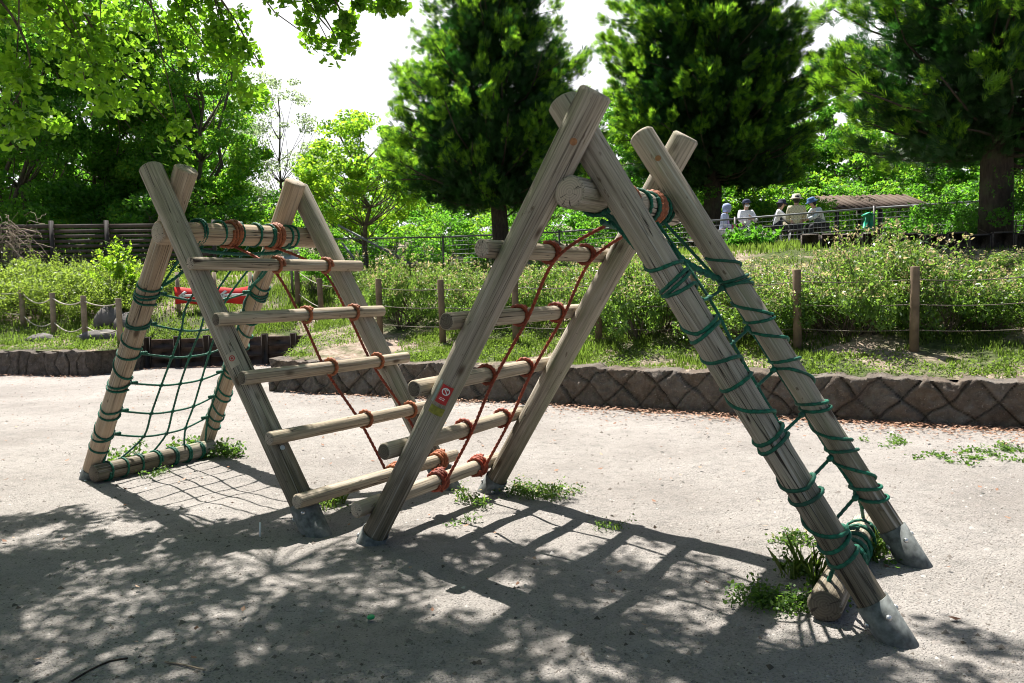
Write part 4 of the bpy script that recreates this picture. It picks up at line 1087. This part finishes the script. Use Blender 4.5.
person(746, 19.4, 1.54, .15, 'person in white shirt, dark cap and face mask with folded arms', wh, cloth('grey_trousers', (.22, .23, .27)), 'cap', cloth('navy_cap', (.05, .06, .11)), 0, 'folded', 'mask')
person(776, 19.5, 1.54, 1.3, 'person in navy brimmed hat and dark vest over white sleeves, facing right', wh, dk, 'brim', nv, .18, 'reach', None, nv)
person(796, 18.9, 1.60, 2.9, 'person in cream sun hat and cream checked jacket, seen from behind', cr2, dk, 'brim', cloth('cream_hat', (.78, .72, .58)), .05, 'hold')
person(821, 19.1, 1.54, -1.35, 'person in blue brimmed hat and grey vest stooping towards the left', cloth('pale_shirt', (.55, .62, .66)), dk, 'brim', cloth('blue_hat', (.08, .16, .34)), .42, 'reach', None, check_mat('grey_check', (.12, .15, .19), (.20, .23, .27)))
def table():
    b = place(787, 19.0); r = empty('folding_table', b+Vector((0, .75, 0)), 'dark low table with thin legs that the people sit around', 'table')
    MB().box((.1, 0, .56), (1.0, .4, .04), bev=.006).build('tabletop', M['slat_edge'], r)
    for x in (-.5, .7):
        for y in (-.2, .2): MB().tube([(x*.8, y*.8, .54), (x*.9, y, 0)], .015, 6).build('leg', M['wire'], r)
table()

# ------------------------------------------------------------------ shrubs
def shrub(name, base, rad, hgt, label, group, seed, leaf=.048, n=4600, mat='lf_azalea', new='lf_new', nnew=900, cat='bush'):
    r = np.random.default_rng(seed); root = empty(name, base, label, cat, group); st = MB(); cc = []; cr = []
    for i in range(22):
        d = rand_unit(1, r)[0]; d[2] = abs(d[2]); q = r.uniform(.55, 1.05); c = np.array([d[0]*rad*q, d[1]*rad*q, hgt*(.18+.75*d[2]*q)]); cc.append(c); k = r.uniform(.16, .30)*rad; cr.append((k, k, k*.8))
        branch(st, (r.normal(0, .06), r.normal(0, .06), -.05), c, .010, r, .05, 4, 4)
    tips = []
    for i in range(46):      # long shoots that break the outline
        d = rand_unit(1, r)[0]; d[2] = abs(d[2])*.9+.25; d /= np.linalg.norm(d); a = np.array([d[0]*rad*.75, d[1]*rad*.75, hgt*(.3+.55*d[2])]); b = a+(d+np.array([0, 0, .5]))*r.uniform(.12, .30)
        pts = branch(st, a, b, .004, r, .0, 3, 3); tips.append((a, b))
    st.build('stems', M['bark'], root)
    p, nb = clump_points(cc, cr, n//22, r, .3); v, f = leaves(p, leaf, nb*.5+np.array([0, 0, .5]), .4, r=r)
    tp = np.concatenate([np.linspace(a, b, 12)+r.normal(0, .015, (12, 3)) for a, b in tips]); v3, f3 = leaves(tp, leaf*1.05, None, r=r, ratio=.45)
    link('foliage', np.concatenate([v, v3]), np.concatenate([f, f3+len(v)]), M[mat], root)
    if new:
        k = np.array([b for a, b in tips]); tp = np.repeat(k, 5, 0)+r.normal(0, .02, (len(k)*5, 3))
        up_ = p[(p[:, 2] > np.quantile(p[:, 2], .55)) & (np.abs(r.random(len(p))) < nnew/len(p)*2.2)]
        v, f = leaves(np.concatenate([tp, up_]), leaf, np.array([0, 0, 1.]), .3, r=r, ratio=.4); link('new_growth', v, f, M[new], root)
    return root
AG = 'azalea bushes along the bank'; AL = 'leafy azalea bush with pale reddish tips on the bank behind the post and rope fence'
az = [shrub('azalea_bush', place(640, 10.7), .85, .78, AL, AG, 41), shrub('azalea_bush', place(740, 10.2), .9, .80, AL, AG, 42), shrub('azalea_bush', place(850, 9.7), .85, .78, AL, AG, 43)]
lst = [(415, 13.6, 1.05, 'wide azalea bush in the gap between the two climbing frames'), (372, 14.6, .75, None), (455, 14.8, .9, None), (505, 12.6, .9, 'azalea bush seen through the rungs of the centre frame'), (560, 12.2, .95, None), (590, 13.5, 1., None), (625, 12.4, .95, None), (680, 11.4, 1.0, None), (700, 13.0, 1.05, None),
       (760, 11.8, .95, None), (790, 10.6, .95, None), (880, 11.0, 1.05, None), (905, 9.9, 1.15, 'tall azalea bush standing above the second fence post from the right'), (965, 10.2, .75, None), (1000, 11.6, .85, None), (1040, 9.4, .95, 'azalea bush cut by the right edge above the stone wall'), (1085, 10, 1, None), (1130, 9, 1, None), (655, 13.8, 1.05, None), (535, 14.3, .9, None), (610, 11.5, .8, None), (665, 11.0, .8, None), (717, 10.7, .8, None), (772, 10.35, .8, None), (826, 10.0, .8, None), (872, 9.7, .85, None), (946, 9.35, .8, None), (988, 9.3, .8, None), (475, 12.6, .8, None), (400, 13.2, .7, None)]
AZL = {610: 'azalea bush touching the rope fence behind the far leg of the centre frame', 665: 'azalea bush close to the rope fence, seen through the right-hand crossed logs', 717: 'azalea bush close behind the rope fence between the two green-roped legs', 772: 'azalea bush close behind the rope fence, just left of the third post from the right',
       826: 'azalea bush close behind the rope fence, just right of the third post from the right', 872: 'azalea bush close behind the rope fence, just left of the second post from the right', 946: 'azalea bush close behind the rope fence, just right of the second post from the right', 988: 'azalea bush close behind the rope fence near the right edge',
       475: 'azalea bush right of the second rope fence post, before the centre frame', 400: 'small azalea bush between the first two posts of the brown post fence', 372: 'small azalea bush at the left end of the log post fence, beside the path', 455: 'azalea bush behind the second post from the left of the brown post fence', 560: 'azalea bush seen between the legs of the centre frame', 590: 'azalea bush behind the centre frame, on the upper bank',
       625: 'azalea bush behind the far leg of the centre frame', 680: 'azalea bush behind the crossing green ropes of the right-hand legs', 700: 'azalea bush on the upper bank below the person in lilac', 760: 'azalea bush on the upper bank below the person in white shirt',
       790: 'azalea bush right behind the third fence post from the right', 815: 'azalea bush on the upper bank below the person in blue hat', 880: 'azalea bush on the upper bank below the green box', 930: 'azalea bush on the upper bank left of the low dark kerb',
       965: 'small azalea bush between the tall bush and the right edge', 1000: 'azalea bush below the low dark kerb wall', 1085: 'azalea bush beyond the right edge of the picture', 1130: 'farthest right azalea bush above the stone wall', 655: 'azalea bush on the upper bank right of the centre conifer',
       745: 'azalea bush under the dark broad-leaved bush', 535: 'azalea bush high on the bank seen through the top rungs of the centre frame'}
az[0]['label'] = 'azalea bush between the crossed right-hand legs, near the wall'; az[1]['label'] = 'azalea bush left of the third fence post from the right'; az[2]['label'] = 'azalea bush between the second and third fence posts from the right'
def bush_h(px, d):          # how tall a bush grows here, as seen in the photograph
    yt = np.interp(px, [370, 430, 470, 520, 560, 620, 690, 740, 800, 840, 880, 930, 960, 1000, 1024], [244, 240, 258, 262, 242, 238, 252, 257, 256, 247, 214, 220, 266, 268, 240])
    z = CH+(288-.02*(px-512)-yt)/CF*d
    return float(np.clip((z-Hf(P(px, 288, d).x, d))/1.12, .4, 1.6))
for o, px, d in zip(az, (640, 740, 850), (10.7, 10.2, 9.7)): o.scale = (1, 1, bush_h(px, d))
for i, (px, d, sc, lb) in enumerate(lst):
    o = copy_tree(az[i % 3]); o.location = place(px, d); o.rotation_euler = (0, 0, i*1.3); o.scale = (sc, sc, bush_h(px, d)*random.uniform(.92, 1.05))
    o['label'] = lb or AZL[px]
yb = 'low yellow-green bush on the bank below the slatted fence'; yg = 'yellow-green bushes below the slatted fence'
M['lf_yell'] = leaf_mat('leaf_yellow_green', [(.06, .11, .02), (.10, .16, .03), (.18, .22, .05)], (.34, .48, .06), .45, .45, .4, 3)
ys = shrub('low_bush', place(30, 17.3), 1.15, .85, yb, yg, 51, .055, 6000, 'lf_yell', None)
for i, (px, d, sc) in enumerate([(-40, 17.6, 1.1), (75, 17.4, 1.1), (112, 16.8, .9), (5, 18.6, 1.), (55, 18.4, 1.0), (100, 18.4, .9), (150, 18.2, .8)]):
    o = copy_tree(ys); o.location = place(px, d); o.rotation_euler = (0, 0, i*1.9); o.scale = (sc, sc, sc)
shrub('tall_bush', place(117, 17.0), .45, 1.55, 'upright bright green bush standing before the slatted fence left of the net frame', None, 52, .09, 1500, 'lf_bright', None)
shrub('round_bush', place(316, 18.3), .65, 1.1, 'rounded green bush beside the path behind the left frame\'s upper rungs', None, 53, .06, 3200, 'lf_mid', None)
shrub('broad_leaved_plant', place(752, 16.8), .55, .26, 'dark broad-leaved bush right below the people in front of the fence', None, 54, .13, 900, 'lf_dark', None)
shrub('round_bush', place(1015, 14.0), .9, 1.3, 'dark green bush at the foot of the right-hand conifer', None, 55, .07, 3500, 'lf_dark', None)
shrub('round_bush', place(940, 16.0), .9, .9, 'dark green bush left of the thick conifer trunk behind the low kerb', None, 56, .07, 3500, 'lf_dark', None)
# dry vine tangle on the slatted fence
def vine():
    b = P(4, 235, 19.3); r = np.random.default_rng(5); m = MB()
    for i in range(150):
        a = np.array([b.x, 19.3, 3.0])+r.normal(0, 1, 3)*[.35, .12, .25]; pts = [a]; d = r.normal(0, 1, 3); d[2] -= .8
        for k in range(6):
            d = d*.7+r.normal(0, .5, 3)+np.array([0, 0, -.15]); pts.append(pts[-1]+d/np.linalg.norm(d)*.13*np.array([1, .25, 1]))
        m.tube(pts, .006, 3, False)
    tag(m.build('dry_vine', simple('dry_twigs', (.33, .27, .2), .9)), 'tangle of dry pale vines over the left end of the slatted fence', 'plant')
vine()
# rocks near the left rope fence
M['rock'] = simple('grey_rock', (.13, .12, .11), .9, .35, 5, bump=.8)
def rock(px, d, sx, sy, sz, label, seed):
    r = np.random.default_rng(seed); m = MB(); c = place(px, d); prof = []; n = 14; vv = []; th = np.linspace(0, 2*np.pi, n, endpoint=False)
    for j in range(9):
        ph = -math.pi/2*.3+(math.pi/2*1.3)*j/8
        for k in range(n):
            q = 1+r.normal(0, .05)+.12*math.sin(3*th[k]+seed); vv.append((sx*math.cos(ph)*math.cos(th[k])*q, sy*math.cos(ph)*math.sin(th[k])*q, sz*math.sin(ph)*q))
    f = [(j*n+k, j*n+(k+1) % n, (j+1)*n+(k+1) % n, (j+1)*n+k) for j in range(8) for k in range(n)]+[tuple(range(8*n, 9*n))]
    m.add(vv, f); o = m.build('rock', M['rock'], None, True); o.location = c; tag(o, label, 'rock')
rock(107, 16.2, .34, .25, .34, 'dark rounded boulder behind the left rope fence', 1)
rock(128, 16.0, .3, .3, .25, 'pale boulder at the foot of the left net leg\'s background slope', 2)
rock(100, 15.3, .5, .2, .14, 'low flat stone just above the left wall\'s corner', 3)
rock(40, 15.6, .3, .2, .12, 'small flat stone in the grass above the dark wall at left', 4)

# ------------------------------------------------------------------ grass, litter, pebbles (stuff)
def blades(pts, hgt, wid, r, lean=.45):
    n = len(pts); az = r.uniform(0, 2*np.pi, n); h_ = hgt*r.uniform(.45, 1.3, n); ln = r.uniform(.05, 1, n)*lean*h_
    d = np.stack([np.cos(az), np.sin(az), np.zeros(n)], 1); s = np.stack([-np.sin(az), np.cos(az), np.zeros(n)], 1)*(wid*r.uniform(.7, 1.3, n))[:, None]
    m_ = pts+d*(ln*.35)[:, None]+np.array([0, 0, 1])*(h_*.6)[:, None]; t = pts+d*ln[:, None]+np.array([0, 0, 1])*h_[:, None]
    V = np.stack([pts-s*.5, pts+s*.5, m_+s*.35, t, m_-s*.35], 1)
    return V.reshape(-1, 3), np.arange(n*5).reshape(n, 5)
r = np.random.default_rng(3)
N = 210000
x = r.uniform(-14, 9, N); s = r.exponential(2.6, N)+.05; y = yw(x)+s
dens = vnoise(x+50, y+50, .9)*.45+vnoise(x+9, y+31, 2.7)*.3+vnoise(x+2, y+1, 7)*.3
px_ = 512+CF*x/y
path = np.exp(-((x+2.2-(y-12)*.1)/.55)**2)*(y < 17.5)
k = (dens > .45+.25*(s < .12)) & (y < 19.5) & (r.random(N) > path*1.3) & (np.abs(x) < y*.75+1)
x, y = x[k], y[k]; z = H(x, y)
hh = .025+.13*vnoise(x+3, y, 2.1)**1.8*np.clip(s[k]/.5, .35, 1)
v, f = blades(np.stack([x, y, z-.01], 1), hh, .012, r)
N = 70000
x2 = r.uniform(-14, 9, N); s2 = r.exponential(2.6, N)+.05; y2 = yw(x2)+s2
k = (vnoise(x2+20, y2+7, 1.4) > .45) & (y2 < 19.5) & (np.abs(x2) < y2*.75+1) & (r.random(N) > np.exp(-((x2+2.2-(y2-12)*.1)/.55)**2)*1.2); x2, y2 = x2[k], y2[k]
v2, f2 = leaves(np.stack([x2, y2, H(x2, y2)+r.uniform(.01, .09, len(x2))], 1), .035, np.array([0, 0, 1.]), .4, r=r)
N = 50000
x3 = r.uniform(-18, 16, N); y3 = r.uniform(14, 27, N); k = (np.abs(x3) < y3*.75) & (y3 > yw(x3)+.4); x3, y3 = x3[k], y3[k]
v3, f3 = blades(np.stack([x3, y3, H(x3, y3)], 1), .13, .03, r)
for nm, vv, ff in (('grass', v, f), ('ground_cover', v2, f2), ('grass', v3, f3)):
    tag(link(nm, vv, ff, M['lf_grass']), kind='stuff')['category'] = 'grass'
# little larger tufts on top of wall
# leaf litter
M['litter'] = leaf_mat('dry_leaf', [(.22, .11, .065), (.36, .21, .14), (.50, .36, .26)], (.3, .16, .08), .15, .7, .2, 5)
N = 9000; x = r.uniform(-6, 9, N); s = np.abs(r.exponential(.22, N))+.03; y = np.interp(x, [a for a, b in WALL[1:]], [b for a, b in WALL[1:]])-s-.02
k = (x > -3.4) & (r.random(N) < np.interp(x, [-3.5, 0, 3, 9], [.15, .5, 1, 1])); x, y, s = x[k], y[k], s[k]
xx = r.uniform(-11, -4, 700); yy = np.interp(xx, [-11, -9.87, -7.8, -7.36, -4], [14.9, 14.73, 14.05, 15.4, 15.8])-np.abs(r.exponential(.2, 700))-.04
xs = r.uniform(-9, 7, 900); ys_ = 14-r.uniform(0, 1, 900)**1.5*11; kk = ys_ < yw(xs)-.3; xs, ys_ = xs[kk], ys_[kk]
X_ = np.concatenate([x, xx, xs]); Y_ = np.concatenate([y, yy, ys_])
v, f = leaves(np.stack([X_, Y_, .012+r.uniform(0, .03, len(X_))*(1 if True else 0)], 1), .04, np.array([0, 0, 1.]), .72, r=r)
tag(link('leaf_litter', v, f, M['litter']), kind='stuff')['category'] = 'leaves'
# pebbles and crumbs on the playground
def pebbles():
    n = 30000; y = 2.6+r.uniform(0, 1, n)**1.6*11; x = r.uniform(-.75, .75, n)*(y+1); k = y < yw(x)-.25; x, y = x[k], y[k]; n = len(x)
    s = .0035+r.exponential(.0032, n); s = np.minimum(s, .022)
    o = np.array([(1, 0, 0), (-.5, .87, 0), (-.5, -.87, 0), (.1, .05, .75)])
    a = r.uniform(0, 6.28, n); ca, sa = np.cos(a), np.sin(a)
    V = np.stack([np.stack([x+s*(q[0]*ca-q[1]*sa)*r.uniform(.7, 1.3, n), y+s*(q[0]*sa+q[1]*ca)*r.uniform(.7, 1.3, n), dent(x, y)+s*q[2]-.001], 1) for q in o], 1)
    b = np.arange(n)[:, None]*4; F = np.concatenate([b+np.array([t]) for t in ((0, 1, 3), (1, 2, 3), (2, 0, 3))])
    t = NT('pebble'); g = t.n('NewGeometry'); mt = t.done(t.bsdf(t.ramp(g.outputs['Random Per Island'], [(0, (.07, .06, .05)), (.5, (.19, .17, .155)), (.95, (.30, .28, .26)), (1, (.42, .40, .38))]), .9))
    tag(link('pebbles', V.reshape(-1, 3), F, mt), kind='stuff')['category'] = 'pebbles'
pebbles()
g = G(260, 536); m = MB(); m.tube([g-Vector((0, 0, .02)), g+Vector((.004, 0, .085))], .006, 8); tag(m.build('marker_peg', M['white_paint'], None, True), 'thin short white peg standing in the sand left of the left frame\'s near foot', 'peg')
g = G(371, 619); m = MB(); m.lathe([(.017, .0), (.018, .006), (.016, .011), (.001, .012)], g+Vector((0, 0, .004)), 14); tag(m.build('bottle_cap', M['green_paint'] if 'green_paint' in M else simple('green_cap', (.02, .30, .10), .4, .1), None, True), 'tiny green cap lying on the shaded sand near the bottom', 'bottle cap')
# weeds at the feet of the frames
def weed(pts, label, seed, hgt=.10, leaf=.035, n=120, spread=.12, blade=0, mats=('lf_weed',), yel=0):
    leaf *= .72; hgt *= .75; spread *= .9
    """pts: pixel spots on the ground"""
    c0 = G(*pts[0]); r_ = np.random.default_rng(seed); root = empty('weed', c0, label, 'weed'); P_ = []; st = MB()
    for q in pts:
        c = np.array(G(*q))-np.array(c0)
        for i in range(max(3, n//22)):
            b = c+np.array([r_.normal(0, spread), r_.normal(0, spread), 0]); t = b+np.array([r_.normal(0, .04), r_.normal(0, .04), hgt*r_.uniform(.4, 1.2)])
            st.tube([b-[0, 0, .02], (b+t)/2+[0, 0, .01], t], [.003, .002, .001], 3, False)
            k = 22; u = r_.uniform(.1, 1.1, k)[:, None]; P_.append(b+(t-b)*u+r_.normal(0, .03, (k, 3))*[1, 1, .5]+[0, 0, .006])
    st.build('stems', M['lf_weed'], root)
    p = np.concatenate(P_); p[:, 2] = np.maximum(p[:, 2], .008); v, f = leaves(p, leaf, np.array([0, 0, 1.]), .5, r=r_, ratio=.7)
    link('leaves', v, f, M[mats[0]], root)
    if blade:
        bp = np.concatenate([np.tile(np.array(G(*q))-np.array(c0), (blade//len(pts), 1)) for q in pts]); bp = bp+r_.normal(0, spread*.6, bp.shape)*[1, 1, 0]
        v, f = blades(bp, hgt*1.25, .007, r_, .8); link('blades', v, f, M['lf_grass'], root)['kind'] = 'stuff'
    if yel:
        p2 = p[r_.random(len(p)) < .12]; v, f = leaves(p2, leaf*.9, np.array([0, 0, 1.]), .6, r=r_, ratio=.7); link('flowers', v+[0, 0, .012], f, M['lf_new'], root)['kind'] = 'stuff'
weed([(118, 470), (130, 462)], 'green weed at the near foot of the green net on the left frame', 61, .20, .055, 150, .06)
weed([(184, 455), (196, 452)], 'bright leafy weed at the middle of the net\'s bottom log', 62, .16, .06, 150, .05)
weed([(214, 456), (222, 455), (236, 457)], 'leafy weed at the far net foot of the left frame', 63, .14, .05, 180, .07)
weed([(150, 478), (160, 474)], 'tiny yellowish weed in the shadow of the green net', 64, .05, .03, 60, .06)
weed([(325, 508), (340, 503)], 'grassy weed behind the lowest rung of the left frame', 65, .12, .03, 80, .07, 60)
weed([(520, 492), (540, 494), (555, 496)], 'spreading weed with yellow bits right of the centre frame\'s far foot', 66, .08, .03, 330, .09, 40, yel=1)
weed([(468, 500), (478, 505)], 'small yellow-green weed under the centre frame\'s lowest rung', 67, .09, .03, 130, .05, 10, yel=1)
weed([(463, 523)], 'tiny green weed alone in the sunlit sand under the centre frame', 68, .04, .03, 60, .035)
weed([(792, 578), (805, 575), (815, 585)], 'tall grassy weed at the bottom log of the right-hand legs', 69, .17, .03, 70, .05, 60)
weed([(762, 600), (775, 602), (790, 606), (750, 598), (806, 603)], 'low dark creeping weed patch left of the right-hand bottom log', 70, .04, .03, 240, .075)
weed([(795, 541), (805, 545)], 'small yellow-green weed in the sun behind the thick green-roped leg', 71, .06, .035, 130, .06, 0, yel=1)
weed([(880, 553), (872, 545), (868, 560)], 'grassy weed at the foot of the farther green-roped leg', 72, .13, .035, 150, .05, 110)
weed([(606, 527), (615, 529)], 'tiny grass tuft in the shadow lattice of the centre frame', 73, .035, .02, 44, .04, 24)
weed([(960, 459), (985, 455), (1010, 452)], 'flat green weed patch on the sand before the stone wall at right', 74, .03, .04, 240, .16)
weed([(880, 442), (905, 445)], 'sparse yellow-green weed patch near the stone wall behind the right legs', 75, .03, .035, 110, .14)
# twigs on the ground
m = MB(); q = [G(72, 683), G(90, 672), G(110, 663), G(128, 660)]; m.tube(densify([x+Vector((0, 0, .008)) for x in q], .03), .004, 5); tag(m.build('twig', M['bark_dark'], None, True), 'thin curved dark twig on the shaded sand at the bottom left', 'twig')
m = MB(); q = [G(165, 664), G(185, 667), G(205, 672)]; m.tube(densify([x+Vector((0, 0, .008)) for x in q], .03), .004, 5); tag(m.build('twig', M['post_wood2'], None, True), 'short pale twig on the shaded sand near the bottom left', 'twig')

# ------------------------------------------------------------------ ginkgo tree over the foreground
def ginkgo():
    r = np.random.default_rng(99)
    base = Vector((-5.6, 1.2, 0)); root = empty('ginkgo_tree', base, 'ginkgo tree whose leafy branches hang into the top left corner', 'tree'); tr = MB(); b0 = np.array(base)
    skeleton(tr, (0, 0, -.2), (.2, .3, 9.0), .24, 9, .3, r, 14)
    cl = []      # centre, radius, leaves
    def inshade(x, y):
        px, py = proj((x, y, 0)) if y > .6 else (512+CF*x/max(y, .6), 900)
        return px, py
    n = 0
    lim = [(0, 522), (60, 530), (120, 534), (200, 548), (300, 552), (360, 560), (420, 562), (500, 545), (560, 550), (620, 560), (700, 590), (760, 600), (800, 610), (850, 655), (880, 700), (1100, 760)]
    lx = [a for a, b in lim]; ly = [b for a, b in lim]
    tries = 0
    while n < 1500 and tries < 30000:
        tries += 1
        y = r.uniform(-2.5, 4.9); x = r.uniform(-7.5, 3.6)
        if y > .7:
            px, py = proj((x, y, 0)); edge = np.interp(px, lx, ly)
            if py < edge: continue
            if py < edge+50 and r.random() < .45: continue
        else:
            if x > 1.5+.5*y+2: continue
        h_ = r.uniform(4.3, 6.4)
        c = np.array([x-SH.x*h_, y-SH.y*h_, h_])
        cl.append((c, r.uniform(.12, .30), 0)); n += 1
    # hand placed sprays: blots of shade right of the frame and between rungs
    for px, py in ((690, 560), (655, 540), (600, 545), (560, 500), (620, 560), (715, 575), (15, 517), (40, 519), (940, 625), (975, 640), (1010, 655), (900, 660), (960, 675), (640, 580), (480, 560), (330, 560), (250, 535), (180, 525), (90, 525)):
        g = G(px, py); h_ = r.uniform(4.4, 5.2); cl.append((np.array([g.x-SH.x*h_, g.y-SH.y*h_, h_]), .13, 0))
    # drooping branches in view at the top left
    vis = []
    def droop(pix, depth, dens=1.0, rad=.14):
        pts = [P(x, y, d) for (x, y), d in zip(pix, depth)]
        line = densify(pts, .11); tr.tube([p-base for p in line], np.linspace(.016, .004, len(line)), 5)
        for p in line:
            for k in range(1 if r.random() < dens else 0):
                vis.append((np.array(p)+r.normal(0, .09, 3)-[0, 0, .05], rad*r.uniform(.7, 1.3), 0))
        return line
    droop([(-60, -40), (0, 0), (30, 60), (10, 110)], [5.6, 5.5, 5.4, 5.4])
    droop([(-40, -60), (30, -10), (70, 30), (85, 80)], [6, 5.9, 5.8, 5.7])
    droop([(20, -60), (75, 0), (110, 55), (165, 118)], [6, 6, 6, 6.1])
    droop([(85, 30), (100, 80), (90, 118)], [6, 6, 6])
    droop([(60, -60), (130, -20), (160, 20), (190, 50)], [6.4, 6.4, 6.4, 6.4])
    droop([(100, -70), (190, -30), (225, 5), (262, 68)], [6.2, 6.2, 6.2, 6.2], .85)
    droop([(200, -40), (220, 10), (235, 50)], [6.3, 6.3, 6.3], .85)
    droop([(160, -50), (175, 0), (205, 45)], [6.3, 6.3, 6.3], .85)
    droop([(240, -60), (290, -20), (320, 10), (338, 42)], [6, 6, 6, 6], .9, .11)
    droop([(290, -50), (345, -22), (395, -8)], [6, 6, 6], .8, .10)
    droop([(285, -40), (310, 5), (330, 30)], [6.1, 6.1, 6.1], .95, .10); droop([(330, -35), (350, -8), (372, -6), (400, -4)], [6, 6, 6, 6], .95, .08); droop([(310, -40), (335, 0), (348, 25)], [6, 6, 6], .9, .08)
    droop([(-80, 20), (-20, 70), (0, 130)], [5.2, 5.2, 5.2])
    droop([(-60, -20), (10, 20), (55, 20)], [6.8, 6.8, 6.8]); droop([(0, -40), (50, 10), (110, 20), (140, 60)], [6.9, 6.9, 6.8, 6.8])
    # limbs that carry them
    limbs = []
    for tgt, z0, rr_ in (((-3.8, 6.0, 5.4), 3.3, .10), ((-1.2, 6.3, 5.9), 4.0, .11), ((.8, 5.4, 6.0), 4.6, .10), ((-.5, 3.4, 6.4), 5.0, .10), ((-4.5, 4.6, 5.0), 3.0, .08), ((-6.8, 4, 5.5), 3.8, .08), ((-2.5, 4.6, 5.6), 4.2, .09), ((1.5, 2.6, 5.8), 5.4, .09), ((-3, 1.2, 6.6), 5.6, .07), ((-2.2, 7.0, 5.3), 4.4, .06)):
        L = branch(tr, (0, 0, z0), np.array(tgt)-b0, rr_, r, .06, 8, 9); limbs += [q+b0 for q in L[3:]]
    limbs = np.array(limbs)
    for c, q, _ in cl+vis[::5]:
        j = np.argmin(np.linalg.norm(limbs-c, axis=1)); branch(tr, limbs[j]-b0, c-b0, .012, r, -.03, 3, 4)
    tr.build('trunk', M['bark'], root, True)
    P_ = []
    for c, q, _ in cl:
        k = int(125*(q/.2)**2)+8; d = rand_unit(k, r)*(r.uniform(0, 1, k)**.4)[:, None]*q*np.array([1.15, 1.15, .6]); P_.append(c+d)
    for c, q, _ in vis:
        k = 60; d = rand_unit(k, r)*(r.uniform(0, 1, k)**.5)[:, None]*q*np.array([1, 1, 1.1]); P_.append(c+d)
    p = np.concatenate(P_)-b0; v, f = leaves(p, .05, np.array([0, 0, 1.]), .35, 'fan', r=r); link('crown', v, f, M['lf_ginkgo'], root)
ginkgo()
